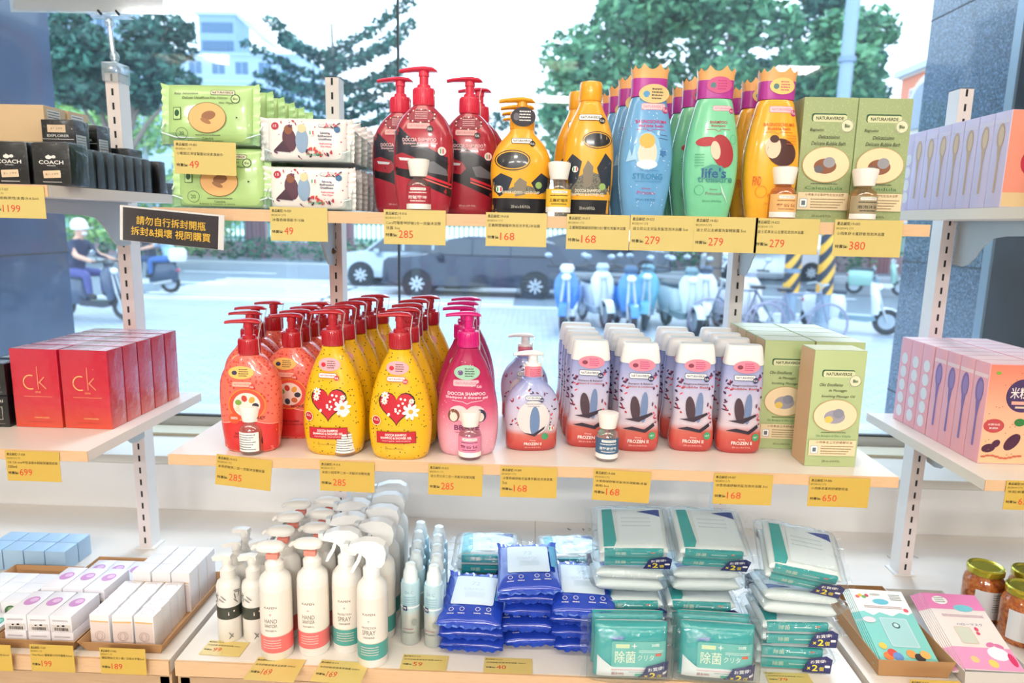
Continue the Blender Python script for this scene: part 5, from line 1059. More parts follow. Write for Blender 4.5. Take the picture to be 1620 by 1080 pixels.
wrap(K_CK, .0755, .0385, .1255)
for r in range(5):
    for c in range(2): K_CK.put((-.768 + c * .0785 + (.004 if r else 0) * (1 - c), 1.042 + r * .0425 + random.uniform(-.001, .001), SHELF_M), 'red perfume carton, %s column, %s row' % (['left', 'right'][c], ['front', 'second', 'third', 'fourth', 'back'][r]), rz=random.uniform(-.02, .02))
# black perfume boxes, lower left edge
def bvf(ar): ar.text('BVLGARI', 0, .0420, .034, .0042, mat('D8D0C4', .4), True); ar.rect(-.015, .015, .012, .033, mat('C8C0B4', .4)); ar.rect(-.0142, .0142, .0128, .0322, BLK); ar.poly(star(0, .0275, .004, .0028, 8), mat('F4E4C4', .4)); ar.fine(-.010, .010, .0215, .0012, mat('D8D0C4', .4)); ar.fine(-.009, .009, .0170, .0010, mat('D8D0C4', .4)); ar.fine(-.018, .018, .005, .0012, mat('8A847C', .5))
def bvt(ar): ar.rect(-.024, .024, -.017, .017, mat('4A6070', .3)); ar.rect(-.02, .016, -.010, .008, mat('B8C8D0', .3)); ar.fine(-.018, .012, 0, .0016, INK)
K_BV = carton('black_perfume_box', .049, .036, .0500, mat('0B0C10', .3, 0, .1), bvf, None, bvt, group='small black perfume boxes'); wrap(K_BV, .049, .036, .0500)
for r in range(4):
    for lv in range(2): K_BV.put((-.838 + .002 * lv, 1.036 + r * .042, SHELF_M + lv * .0515), 'small black perfume box at the left edge, %s layer, %s row' % (['lower', 'upper'][lv], ['front', 'second', 'third', 'back'][r]), rz=random.uniform(-.03, .03))
# upper left perfumes
def coachf(ar): 
    w_ = mat('E8E4DE', .4); ar.text('COACH', 0, .0315, .034, .0052, w_, True); ar.fine(-.006, .006, .0265, .001, w_); ar.ell(-.003, .0382, .0045, .0026, w_, 12); ar.ell(.004, .0388, .003, .0022, w_, 10); ar.line([(-.006, .0365), (-.003, .0415), (.001, .0370), (.005, .0410)], .0008, w_)
    ar.rect(-.012, .012, .0105, .0205, mat('E8CBA8', .5), .001, .05); ar.text('$1,199', 0, .0155, .018, .003, mat('8A6A58', .5), False, .05); ar.fine(-.013, .013, .0045, .0012, w_)
K_CO2 = carton('black_perfume_box', .0530, .040, .0585, mat('0C0D10', .35, 0, .1), coachf, c=.004, group='black boxed perfumes with horse emblem'); wrap(K_CO2, .0530, .040, .0585)
TS = 1.536
for k, x in enumerate((-.7275, -.6685)): K_CO2.put((x + .005, .972, TS), ['black perfume box in cellophane, front row, at the left edge', 'black perfume box in cellophane, front row, the right one facing out'][k], rz=.02)
K_SB = carton('black_perfume_box', .046, .0215, .0550, mat('0E1014', .35, 0, .1), c=.003, group='narrow black cellophane-wrapped boxes'); wrap(K_SB, .046, .0215, .0550, .0009)
for k in range(7): K_SB.put((-.673, 1.015 + k * .0255, TS), 'narrow black cellophane-wrapped box in the row going back, ' + nth(k, 7), rz=.05 + random.uniform(-.02, .02))
K_SB.put((-.672, 1.215, TS), 'narrow black box at the window end of the perfume row'); K_FL = carton('black_flat_box', .046, .03, .020, mat('30343A', .35, 0, .4)); wrap(K_FL, .046, .03, .020); K_FL.put((-.674, 1.243, TS), 'small flat clear-wrapped box lying at the back end of the perfume shelf')
def expf(ar): w_ = mat('D8D8D8', .4); ar.rect(-.016, .012, .0385, .0495, mat('E8CBA8', .5)); ar.text('$1,299', -.002, .044, .018, .003, mat('8A6A58', .5)); ar.text('EXPLORER', 0, .0335, .034, .0038, w_, True); ar.line([(-.024, .0285), (.024, .0285)], .0008, w_); ar.text('MONT', 0, .0120, .016, .0028, w_, True); ar.ell(.010, .0145, .002, .002, w_, 8)
K_EX = carton('black_perfume_box', .050, .035, .0570, mat('0B0C0F', .35, 0, .1), expf, right=lambda ar: (ar.rect(-.014, .010, .001, .036, mat('C8CCCE', .5)), [ar.fine(-.012, .008, .032 - k * .004, .0012, INK, seed=k) for k in range(7)]), group='stacked black boxes'); wrap(K_EX, .050, .035, .0570)
K_DK = carton('black_riser_box', .16, .10, .0445, mat('23262B', .5)); K_DK.put((-.748, 1.105, TS), 'dark display box raising the rear perfumes, behind the horse-emblem boxes')
K_EX.put((-.7215, 1.0745, TS + .0448), 'black box with price sticker stacked behind the horse-emblem boxes'); K_EX.put((-.7215, 1.130, TS + .0448), 'black box behind the price-stickered one, upper left'); 
K_E2 = carton('black_perfume_box', .046, .04, .026, mat('1A1C22', .25, 0, .4)); wrap(K_E2, .046, .04, .026); K_E2.put((-.695, 1.175, TS + .0448), 'low dark box at the back of the upper left shelf, nearer the post')
def burf(ar): ar.text('BURBERRY', .012, .018, .040, .0058, mat('4A3828', .5), True)
K_BU = carton('beige_perfume_box', .078, .050, .0800, mat('D2B48C', .5), burf, right=lambda ar: (ar.rect(-.018, .012, .058, .075, mat('E6E4E0', .5)), [ar.fine(-.016, .010, .071 - k * .004, .0015, INK, seed=k) for k in range(4)]), group='beige perfume boxes')
K_BU.put((-.789, 1.095, TS + .0448), 'large beige perfume box at the top left edge'); K_BU.put((-.788, 1.150, TS + .0448), 'beige box directly behind the large beige one'); 
# lavender and pink spoon cartons
def spoon(ar, cx, cz, s, m, m2): ar.ell(cx, cz + .030 * s, .0072 * s, .0155 * s, m, 22); ar.poly([(cx - .004 * s, cz + .018 * s), (cx + .004 * s, cz + .018 * s), (cx + .0016 * s, cz - .002 * s), (cx + .0021 * s, cz - .036 * s), (cx - .0021 * s, cz - .036 * s), (cx - .0016 * s, cz - .002 * s)], m); ar.ell(cx, cz - .036 * s, .0021 * s, .0021 * s, m, 10); ar.ell(cx + .001 * s, cz + .030 * s, .0048 * s, .0115 * s, m2, 18)
LAV = mat('CFC6E8', .45, 0, .15); LV2 = mat('C2A890', .5); LV3 = mat('D6BFA6', .5)
def lavl(ar): ar.rect(-.0155, .0155, .112, .118, mat('DCD6F0', .5)); spoon(ar, 0, .062, 1.12, LV2, LV3)
def lavp(ar): [ar.ell(0, .022 + k * .021, .009, .0095, mat('E2E4EE', .5), 18) for k in range(4)]
def front_pink(ar, bg='F0A088'):
    ar.rect(-.036, .036, .001, .149, pattern('peach_carton_face', 'ramp', ['E8C498', 'F0B090', 'EA7C64'], 1, .5, .1, stops=[0, .5, 1], z0=0, z1=.15)); ar.ell(.016, .104, .025, .025, mat('46305E', .5), 30); rd = mat('D8503C', .5)
    ar.text('米粒', .010, .108, .026, .017, mat('F6E4DC', .5), True); ar.text('米寶', .0285, .108, .014, .016, mat('F0C8BC', .5), True); ar.rect(.000, .034, .0905, .0955, mat('E8A898', .5)); ar.rect(.006, .034, .085, .088, mat('D8C0A8', .5))
    ar.ell(-.0205, .058, .0150, .0105, mat('C0484C', .5), 22); ar.text('米寶地瓜', -.0205, .060, .018, .003, WT); ar.text('寶寶餅', -.0205, .0545, .013, .003, WT)
    pu = mat('4E2240', .5); ar.ell(-.024, .024, .010, .0065, pu, 18, .2); ar.ell(-.014, .031, .007, .0052, pu, 16, .8); ar.ell(.009, .034, .015, .0085, pu, 20, .9); ar.ell(.016, .064, .008, .006, mat('2E7A3C', .5), 14); ar.ell(-.024, .137, .0035, .0025, mat('7AAA3C', .5), 10)
    for k in range(9): ar.ell(-.030 + k * .0065, .011 + .002 * sin(k), .0042, .0016, mat('D06A54', .5), 8)
    rr = random.Random(7); [ar.ell(rr.uniform(-.034, .034), rr.uniform(.006, .145), .0010, .0007, mat('A86050', .5), 6) for _ in range(26)]
K_LA = carton('snack_carton', .0720, .0330, .1285, LAV, lambda ar: (ar.rect(-.035, .035, .001, .128, mat('E49078', .5)), ar.ell(-.004, .060, .012, .016, mat('B8283C', .5), 18), ar.rect(-.035, .035, .001, .02, mat('DCC090', .5))), lavl, group='lavender cartons with printed spoon'); K_LP = carton('snack_carton', .0720, .0330, .1285, LAV, None, lavp, group='lavender cartons with pale discs')
for k in range(7): K_LA.put((.673 + k * .0005, .990 + k * .0345, TS), 'lavender carton with printed wooden spoon on its side, ' + nth(k, 7), rz=random.uniform(-.01, .01))
K_LA.put((.7165, .950, TS), 'lavender carton standing forward, cut by the right edge', rz=-.05); K_LP.put((.679, 1.2315, TS), 'lavender carton with pale discs on its side, at the window end')
PK = mat('F0AEBC', .45, 0, .15); SP1 = mat('8A70B0', .5); SP2 = mat('9C84C0', .5)
K_PK = carton('snack_carton', .0740, .0330, .1500, PK, front_pink, lambda ar: (ar.rect(-.0155, .0155, .1275, .1335, mat('F8D8DE', .5)), spoon(ar, 0, .070, 1.25, SP1, SP2)), lambda ar: ar.rect(-.036, .036, -.016, .016, mat('F6DCE4', .4)), group='pink cartons with printed spoon')
K_PP = carton('snack_carton', .0740, .0330, .1500, PK, front_pink, lambda ar: [ar.ell(0, .020 + k * .0235, .0095, .0105, mat('EAE8EE', .5), 18) for k in range(5)], lambda ar: ar.rect(-.036, .036, -.016, .016, mat('F6DCE4', .4)), group='pink cartons with pale discs')
for k in range(4): K_PK.put((.7045, 1.0065 + k * .0342, SHELF_M), 'pink carton with printed purple spoon on its side, ' + nth(k, 4), rz=random.uniform(-.008, .008))
for k in range(3): K_PP.put((.705, 1.1455 + k * .0345, SHELF_M), 'pink carton with pale discs on its side, %s' % ['first behind the spoon cartons', 'middle one of the three at the back', 'rearmost by the window'][k], rz=random.uniform(-.008, .008))
for k in range(7): K_PK.put((.7810, 1.0100 + k * .0345, SHELF_M), 'pink carton in the second column, cut by the right edge, ' + nth(k, 7))
# ---------------------------------------------------------------- soft packs
def pillow(a, w, d, h, m, mside=None, nx=22, ny=14, crimp=None, T=None, wob=0.0, seed=0, finm=None, e=4):
    """flow-wrapped pack lying in xy, thickness h; crimped fins at the ends named in crimp ('x' or 'y')"""
    r = random.Random(seed); ph = [r.uniform(0, 6) for _ in range(6)]
    def th(u, v):
        q = max(0, 1 - abs(2 * u / w) ** e) ** .5 * max(0, 1 - abs(2 * v / d) ** e) ** .5
        return q
    def wb(u, v): return wob * (sin(u * 160 + ph[0] + v * 60) + sin(v * 190 + ph[1] - u * 70) + .6 * sin(u * 330 + ph[2])) * .5
    top = []; bot = []
    for j in range(ny + 1):
        for i in range(nx + 1):
            u = -w / 2 * cos(pi * i / nx); v = -d / 2 * cos(pi * j / ny); q = th(u, v); top.append((u, v, h / 2 + h / 2 * q + wb(u, v) * q)); bot.append((u, v, h / 2 - h / 2 * q))
    N = nx + 1; fs = [(j * N + i, j * N + i + 1, (j + 1) * N + i + 1, (j + 1) * N + i) for j in range(ny) for i in range(nx)]
    a.add(top, fs, m, T); a.add(bot, [f[::-1] for f in fs], mside or m, T)
    if crimp:
        k = 26
        for s in (-1, 1):
            vs = []
            for c in range(3):
                for i in range(k + 1):
                    q = -1 + 2 * i / k; z = h / 2 + (sin(i * 1.9 + seed) * .0012 + wob * sin(i * .8 + ph[3])) * c * .7 + (abs(q) ** 3) * .003 * c * .5
                    if crimp == 'x': vs.append((s * (w / 2 - .001 + c * .0055), q * (d / 2 - .001) * (1 + .03 * c), z))
                    else: vs.append((q * (w / 2 - .001) * (1 + .03 * c), s * (d / 2 - .001 + c * .0055), z))
            a.add(vs, [(c * (k + 1) + i, c * (k + 1) + i + 1, (c + 1) * (k + 1) + i + 1, (c + 1) * (k + 1) + i) for c in range(2) for i in range(k)], finm or m, T)
    return th
def pack_surf(w, d, h, T=None, e=4):
    def f(u, v, l):
        q = max(0.0, 1 - abs(2 * u / w) ** e) ** .5 * max(0.0, 1 - abs(2 * v / d) ** e) ** .5
        p = Vector((u, v, h / 2 + h / 2 * q + l)); return tuple(T @ p) if T else tuple(p)
    return f
UP = Matrix.Translation((0, 0, 0)) @ Matrix.Rotation(pi / 2, 4, 'X')   # lying pack -> standing, facing -y
def k_greenwipe():
    t = thing('wipe_pack', 'x', 'wipes', group='green wipe packs'); w, d, h = .1180, .0800, .020; T = Matrix.Translation((0, h / 2, d / 2)) @ UP
    a = MB(); m = mat('B4D68C', .3, 0, .5, .15, 60); pillow(a, w, d, h, m, crimp='x', T=T, wob=.0004, seed=3, finm=mat('C4E8A4', .25, 0, .6)); a.build('wrapper', t)
    ar = Art(pack_surf(w, d, h, T), .006, .0006); ar.rect(.004, .038, .0245, .0310, DKG, .002); ar.rect(.0046, .0374, .0251, .0304, mat('E6DCC0', .5), .002); ar.text(NV, .021, .0278, .029, .0032, INK, True); ar.ell(.0385, .0195, .0062, .0062, DKG, 18); ar.ell(.0385, .0195, .0050, .0050, mat('C8DCA0', .5), 18); ar.text('Bio', .0385, .0195, .006, .0032, DKG, True)
    ar.text('Baby Salviettine', -.030, .0262, .034, .0038, INK, False, 0, .25); ar.text('Delicate Umidificate', -.016, .0205, .038, .0038, INK, False, 0, .25); ar.text('Baby Delicate', .016, .0200, .024, .0038, INK, False, 0, .25); ar.text('Wet Wipes', .026, .0135, .020, .0038, INK, False, 0, .25)
    ar.ell(0, -.006, .0265, .0205, mat('8A6A44', .5), 30); ar.ell(0, -.006, .0256, .0196, mat('F0B878', .5), 30); ar.ell(.002, -.003, .010, .006, mat('9A6848', .5), 18, .2); ar.ell(-.002, -.0105, .008, .003, mat('A8764E', .5), 16, -.4)
    ar.fine(-.017, .018, -.0295, .0012, INK); ar.text('Calendula', .0, -.0330, .015, .0028, INK); ar.rect(-.0485, -.0370, -.0085, .0075, DKG, .001); ar.rect(-.0478, -.0377, -.0078, .0068, mat('BEDC98', .5), .001); ar.ell(-.0428, .000, .0035, .0045, DKG, 14); ar.ring(-.036, -.0270, .0085, .0075, .0006, DKG); ar.text('20', -.036, -.027, .007, .005, DKG); ar.poly([(.040, -.004), (.043, -.0055), (.040, -.007)], INK); ar.text('Adatto a manine e visino', -.004, -.0362, .050, .0022, INK)
    ar.build('printing', t); return Kind(t)
def k_snowwipe():
    t = thing('wipe_pack', 'x', 'wipes', group='white wipe packs with two printed shapes'); w, d, h = .1080, .0570, .0200; T = Matrix.Translation((0, h / 2, d / 2)) @ UP
    a = MB(); m = pattern('white_wipe_film', 'dots', ['C44A5C', 'EDE8E6'], 130, .3, .5, stops=[0, .13]); pillow(a, w, d, h, m, crimp='x', T=T, wob=.0004, seed=5); a.build('wrapper', t)
    ar = Art(pack_surf(w, d, h, T), .006, .0006); rr = random.Random(8); ar.ell(-.0425, .0170, .0055, .0050, mat('B82C48', .5), 16); ar.text('15', -.0425, .017, .005, .0035, WT)
    ar.ell(-.022, -.001, .0095, .016, mat('5A3446', .5), 20, .2); ar.ell(-.0235, .0120, .0060, .0065, mat('8A5238', .5), 16); ar.ell(-.005, -.002, .0085, .0165, mat('8CA6C4', .5), 20); ar.ell(-.005, .0140, .0055, .0060, mat('E4CCA0', .5), 16); ar.poly([(-.045, -.016), (-.030, -.002), (-.020, -.018)], mat('4A3040', .5))
    flagdot(ar, .0085, .0085, .0036); ar.rect(.0175, .0405, .0160, .0205, NAVY, .002); ar.rect(.0180, .0400, .0164, .0201, WT, .002); ar.text(NV, .029, .0183, .019, .0022, MAG); ar.ell(.0425, .0135, .0042, .0042, mat('3C6C98', .5), 16)
    for k, (tx, tw) in enumerate((('Salviette', .013), ('Rinfrescanti', .019), ('Umidificate', .018))): ar.text(tx, .0265, .0085 - k * .0042, tw, .0030, NAVY, True)
    ar.text('Refreshing', .0275, -.0060, .017, .0028, mat('E0406C', .5), True); ar.text('Wet Wipes', .0275, -.0098, .015, .0028, mat('E0406C', .5), True)
    for k in range(12): ar.ell(rr.uniform(.0, .03), rr.uniform(-.022, -.012), .003, .0015, mat(['D8583C', 'C8384C', '4A2E3C'][k % 3], .5), 8, rr.uniform(0, 3))
    ar.text('FROZEN II', .012, -.0205, .022, .0030, mat('5CB08C', .5), True); scatter_leaves(ar, [(rr.uniform(-.048, .05), rr.choice((-1, 1)) * rr.uniform(.015, .024)) for _ in range(16)], rr, .0024); ar.build('printing', t); return Kind(t)
ACR = film('clear_acrylic', 'EEF6F8', .06, 'F4FAFA', .05, 0)
def rack(x, y, w, d, z, hside, label, slope=.02):
    t = thing('acrylic_rack', label, 'rack', (x, y, z)); a = MB(); a.box(-w / 2, w / 2, 0, d, 0, .0015, ACR); a.build('rack_floor', t)
    for s in (-1, 1):
        a = MB(); a.prism([(0, .0015), (d, .0015), (d, hside - slope), (.02, hside), (.0, hside * .55)], s * w / 2 - .0008, s * w / 2 + .0008, ACR, 'x'); a.tube([(s * w / 2, 0, hside * .55), (s * w / 2, .02, hside), (s * w / 2, d, hside - slope)], .0011, mat('E4F2F4', .2), 6); a.build('rack_side', t)
    a = MB(); a.box(-w / 2, w / 2, -.0008, .0008, .0015, .017, ACR); a.tube([(-w / 2, 0, .017), (-w / 2 + .02, 0, .011), (w / 2 - .02, 0, .011), (w / 2, 0, .017)], .0011, mat('E4F2F4', .2), 6); a.build('front_lip', t)
K_GW = k_greenwipe(); K_SW = k_snowwipe()
rack(-.4300, .955, .136, .285, SHELF_T, .045, 'lower clear acrylic rack holding green wipe packs'); rack(-.4400, .955, .136, .285, SHELF_T + .0835, .040, 'upper clear acrylic rack holding green wipe packs')
rack(-.3080, .955, .118, .285, SHELF_T, .045, 'lower clear acrylic rack holding red and white wipe packs'); rack(-.3080, .955, .118, .285, SHELF_T + .0640, .045, 'upper clear acrylic rack holding red and white wipe packs')
for k in range(6): K_GW.put((-.430, .958 + k * .044, SHELF_T + .002), 'green wipe pack in the lower rack, ' + nth(k, 6), rot=(radians(-4), 0, 0))
for k in range(6): K_GW.put((-.443, .960 + k * .045, SHELF_T + .0857), 'green wipe pack in the upper rack, ' + nth(k, 6), rot=(radians(-6), 0, radians(-2 if k == 0 else 3)))
for k in range(8): K_SW.put((-.308, .959 + k * .034, SHELF_T + .002), 'red and white wipe pack in the lower rack, ' + nth(k, 8), rot=(radians(-3), 0, 0))
for k in range(7): K_SW.put((-.309, .959 + k * .037, SHELF_T + .0660), 'red and white wipe pack in the upper rack, ' + nth(k, 7), rot=(radians(-3), 0, 0))

# ---------------------------------------------------------------- kraft trays with small cartons
KR = mat('B98B5C', .7); KRD = mat('A2744A', .8)
def kraft(x0, x1, y0, y1, label, h=.020, fl=.009, m=KR):
    t = thing('kraft_tray', label, 'tray', ((x0 + x1) / 2, y0, BASE)); w = (x1 - x0) / 2; d = y1 - y0; f = fl; a = MB()
    a.box(-w + f, w - f, f, d - f, .0003, .0015, m); tk = .0012
    for s in (-1, 1): a.add([(s * (w - f), f, 0.0003), (s * (w - f), d - f, 0.0003), (s * w, d, h), (s * w, 0, h), (s * (w - f) - s * tk, f + tk, 0.0003), (s * (w - f) - s * tk, d - f - tk, 0.0003), (s * w - s * tk, d - tk, h), (s * w - s * tk, tk, h)], [(0, 1, 2, 3), (7, 6, 5, 4), (3, 2, 6, 7), (0, 4, 5, 1), (0, 3, 7, 4), (1, 5, 6, 2)], m)
    for yy0, yy1, s in ((f, 0, 1), (d - f, d, -1)): a.add([(-w + f, yy0, 0.0003), (w - f, yy0, 0.0003), (w, yy1, h), (-w, yy1, h), (-w + f, yy0 + s * tk, 0.0003), (w - f, yy0 + s * tk, 0.0003), (w, yy1 + s * tk, h), (-w, yy1 + s * tk, h)], [(0, 1, 2, 3), (7, 6, 5, 4), (3, 2, 6, 7), (0, 4, 5, 1), (0, 3, 7, 4), (1, 5, 6, 2)], m)
    a.build('tray_body', t); return t
kraft(-.673, -.541, .928, 1.150, 'kraft cardboard tray of upright white cartons, right one on the left cabinet'); kraft(-.803, -.676, .928, 1.190, 'kraft cardboard tray of cartons with purple discs, middle one on the left cabinet'); kraft(-.935, -.806, .928, 1.150, 'kraft cardboard tray of cartons with teal discs, at the left edge')
WHT = mat('ECE8EA', .4, 0, .2)
def upf(ar): ar.rect(-.014, .014, .001, .044, mat('E4D2CC', .5)); ar.rect(-.014, .014, .044, .0465, mat('EDB678', .5)); ar.ring(0, .022, .0075, .0075, .0007, mat('B89C94', .5)); ar.ring(0, .022, .004, .006, .0006, mat('B89C94', .5))
def upt(ar): ar.ring(0, 0, .009, .007, .0005, mat('CBB8BC', .5))
K_UP = carton('perfume_sample_carton', .0305, .0240, .0560, WHT, upf, None, upt, group='upright white sample cartons', c=.0006)
K_UPT = carton('perfume_sample_carton', .0305, .0300, .0700, WHT, lambda ar: (ar.rect(-.014, .014, .001, .052, mat('E4D8DA', .5)), ar.fine(-.010, .012, .047, .0014, mat('C8A468', .5)), ar.rect(-.014, .014, .0515, .0535, mat('E6C49C', .5))), None, None, group='taller white sample cartons', c=.0006)
RW = ['front', 'second', 'third', 'fourth']; C3 = ['left', 'middle', 'right']
for r in range(4):
    for c in range(3): K_UP.put((-.644 + c * .0345 - r * .001, .953 + r * .0255, BASE + .0018), 'upright white sample carton, %s column, %s row of its tray' % (C3[c], RW[r]), rz=random.uniform(-.05, .05))
for r in range(3):
    for c in range(3): K_UPT.put((-.638 + c * .0330, 1.062 + r * .0315, BASE + .0018), 'taller white sample carton behind the upright ones, %s column, %s row' % (C3[c], RW[r]), rz=random.uniform(-.04, .04))
def barf(ar): 
    ar.rect(-.015, .015, .002, .012, mat('D8D0CC', .5)); rr = random.Random(1); x = -.0105
    while x < .010: w = rr.choice((.0006, .001, .0014)); ar.rect(x, x + w, .0025, .0075, INK); x += w + .0008
    ar.ell(-.004, .0105, .0018, .0012, INK, 8); ar.ell(.004, .0110, .0024, .0014, INK, 8); ar.fine(-.012, .012, .0195, .0009, mat('A8A0A8', .5), 2)
def topd(c1, c2): return lambda ar: (ar.ell(0, .005, .0105, .0125, mat(c1, .4), 22), ar.ell(.002, .008, .006, .006, mat(c2, .4), 16))
K_PU = carton('perfume_sample_carton', .0340, .0680, .0265, mat('EAE6EC', .4, 0, .2), barf, None, topd('C88CC4', 'E0B8DC'), group='lying sample cartons with purple discs', c=.0006); K_TE = carton('perfume_sample_carton', .0330, .0640, .0150, mat('E8EAEC', .4, 0, .2), lambda ar: ar.fine(-.012, .012, .008, .0018, mat('B4B0B4', .5)), None, topd('3AAA98', '8CD0C4'), group='lying sample cartons with teal discs', c=.0006)
K_GD = carton('perfume_sample_carton', .0340, .0300, .0300, mat('E8E6EA', .4, 0, .2), lambda ar: (ar.ell(0, .0145, .0115, .0105, mat('4A6A4C', .4), 20), ar.ell(.001, .0155, .0075, .0070, mat('86A870', .4), 16)), None, None, group='white sample cartons with dark green discs', c=.0006)
for g_ in range(2):
    for lv in range(2):
        for c in range(3): K_PU.put((-.774 + c * .0360 + g_ * .003, .972 + g_ * .078, BASE + .0018 + lv * .0268), 'lying sample carton with purple disc, %s column, %s stack, %s layer' % (C3[c], ['front', 'rear'][g_], ['lower', 'upper'][lv]), rz=random.uniform(-.03, .03))
for c in range(3): K_PU.put((-.768 + c * .0350, 1.128, BASE + .0018), 'lying sample carton with purple disc, last row by the window, %s column' % C3[c], rz=.02)
for c in range(3): K_TE.put((-.906 + c * .0355, .970, BASE + .0018), 'lying sample carton with teal disc, %s column at the left edge' % C3[c], rz=.03)
for c in range(3): 
    for r in range(3): K_GD.put((-.904 + c * .0350, 1.022 + r * .0315, BASE + .0018), 'white sample carton with dark green disc, %s column, %s row' % (C3[c], RW[r]), rz=random.uniform(-.03, .03))
K_BL = carton('blue_sample_box', .0380, .0360, .0400, mat('A8C8E4', .4, 0, .2), group='light blue boxes behind the left tray')
for c in range(4):
    for r in range(2): K_BL.put((-.990 + c * .0400, 1.182 + r * .0385, BASE + .0002), 'light blue box behind the left tray, %s row, %s' % (RW[r], ['outermost', 'second', 'third', 'nearest the post'][c]))

# ---------------------------------------------------------------- sanitizers and sprays
def cyl_surf(r): return lambda u, v, l: ((r + l) * sin(u / r), -(r + l) * cos(u / r), v)
WB = mat('F0ECE6', .35, 0, .3)
def label_art(ar, r, col, lines, acc):
    W = r * pi * .98; ar.rect(-W, W, .014, .0405, mat(col, .4, 0, .2)); ar.rect(-W, W, .0405, .112, mat('EFE6DC', .45, 0, .2)); ar.rect(-W, W, .0405, .0415, mat('D8C8B4', .5)); ink = mat('6E5A52', .5)
    ar.text('KAFEN', 0, .0880, .019, .0035, mat('8A7A6C', .5), True); ar.rect(-.0020, .0020, .0768, .0774, acc); ar.rect(-.0003, .0003, .0751, .0791, acc); z = .0665
    for tx, tw, th_ in lines: ar.text(tx, 0, z, tw, th_, ink); z -= .0078
    for k in range(4): ar.fine(-.013, .014, .034 - k * .004, .0014, mat('F4D8D0', .5), seed=k)
def k_sanit():
    t = thing('sanitizer_bottle', 'x', 'bottle', group='white pump sanitizer bottles'); r = .0235; a = MB(); a.lathe([(r * .93, 0), (r, .003), (r, .120), (r * .93, .128), (r * .62, .136), (.0125, .139), (.0120, .145)], WB, 40); a.build('bottle_body', t)
    a = MB(); a.lathe([(.0135, .140), (.0138, .150), (.0105, .153), (.0095, .160)], WB, 28); a.build('pump_collar', t); a = MB(); a.lathe([(.0075, .158), (.0075, .166)], mat('F09080', .4), 18); a.box(-.009, .009, -.011, -.005, .159, .167, mat('F09080', .4), c=.001); a.build('lock_clip', t)
    a = MB(); a.lathe([(.0068, .166), (.0068, .172)], WB, 16); a.loft([(.170, .021, .0115, 2.4, -.006, 0), (.175, .0225, .0125, 2.4, -.006, 0), (.180, .019, .0105, 2.2, -.005, 0), (.1825, .012, .006, 2, -.003, 0)], WB, 30); a.tube([(-.022, 0, .1745), (-.030, 0, .1730), (-.034, 0, .1690)], [.004, .0035, .003], WB, 10); a.build('pump_head', t)
    ar = Art(cyl_surf(r), .004, .0003); label_art(ar, r, 'EF7474', [('HAND', .019, .0065), ('SANITIZER', .019, .0055), ('乾洗手凝膠75%', .017, .0030)], mat('E05A64', .5)); ar.build('label', t); return Kind(t)
def k_spray():
    t = thing('spray_bottle', 'x', 'bottle', group='white trigger spray bottles'); r = .0225; a = MB(); a.lathe([(r * .93, 0), (r, .003), (r, .118), (r * .92, .127), (r * .62, .136), (.0115, .140), (.0110, .146)], WB, 40); a.build('bottle_body', t)
    clr = mat('F4F4F4', .3, 0, .3); a = MB(); a.lathe([(.0130, .140), (.0132, .152), (.009, .156)], clr, 26); a.build('collar', t)
    a = MB(); a.prism([(-.034, .1800), (-.031, .1900), (-.012, .1965), (.008, .1965), (.020, .1900), (.0235, .1790), (.0215, .1640), (.016, .1560), (-.006, .1560), (-.007, .1690), (-.014, .1760), (-.026, .1785)], -.0085, .0085, clr); a.build('spray_head', t)
    a = MB(); a.prism([(-.018, .1750), (-.0130, .1740), (-.0165, .1620), (-.0235, .1500), (-.0270, .1440), (-.0310, .1440), (-.0275, .1540), (-.0215, .1640)], -.005, .005, clr); a.build('trigger', t); a = MB(); a.box(-.041, -.033, -.006, .006, .1775, .1900, mat('DDE2E4', .3), c=.001); a.build('nozzle', t)
    ar = Art(cyl_surf(r), .004, .0003); label_art(ar, r, '4FA59E', [('PROTECTION', .021, .0035), ('SPRAY', .020, .0075), ('抗菌防護噴霧', .017, .0030)], mat('6A8A88', .5)); ar.build('label', t); return Kind(t)
def k_small():
    t = thing('spray_bottle', 'x', 'bottle', group='slim white spray bottles with dark band'); r = .0185; w = mat('E8E4DE', .35, 0, .2); a = MB(); a.lathe([(r * .93, 0), (r, .003), (r, .090), (r * .9, .097), (r * .6, .102), (.010, .104)], w, 34); a.build('bottle_body', t)
    a = MB(); a.lathe([(.0115, .103), (.0115, .117), (.0075, .121), (.0065, .128)], w, 24); a.build('collar', t); a = MB(); a.lathe([(.0078, .127), (.0085, .134), (.0078, .138)], w, 20); a.prism([(-.008, .133), (-.020, .1315), (-.022, .1375), (-.006, .141), (.007, .140), (.008, .134)], -.006, .006, w); a.build('spray_head', t)
    ar = Art(cyl_surf(r), .004, .0003); W = r * pi * .98; ar.rect(-W, W, .040, .060, mat('3A3E34', .4, 0, .3)); ar.text('i', .006, .050, .0015, .006, WT); ar.ell(.014, .053, .0014, .0014, WT, 8); rr = random.Random(3); gi = mat('8C8A84', .5)
    for k in range(16): x, z = rr.uniform(-.024, .024), rr.choice((rr.uniform(.010, .034), rr.uniform(.066, .088))); an = rr.uniform(0, 3); ar.ell(x, z, .0060, .0011, gi, 8, an)
    ar.build('label', t); return Kind(t)
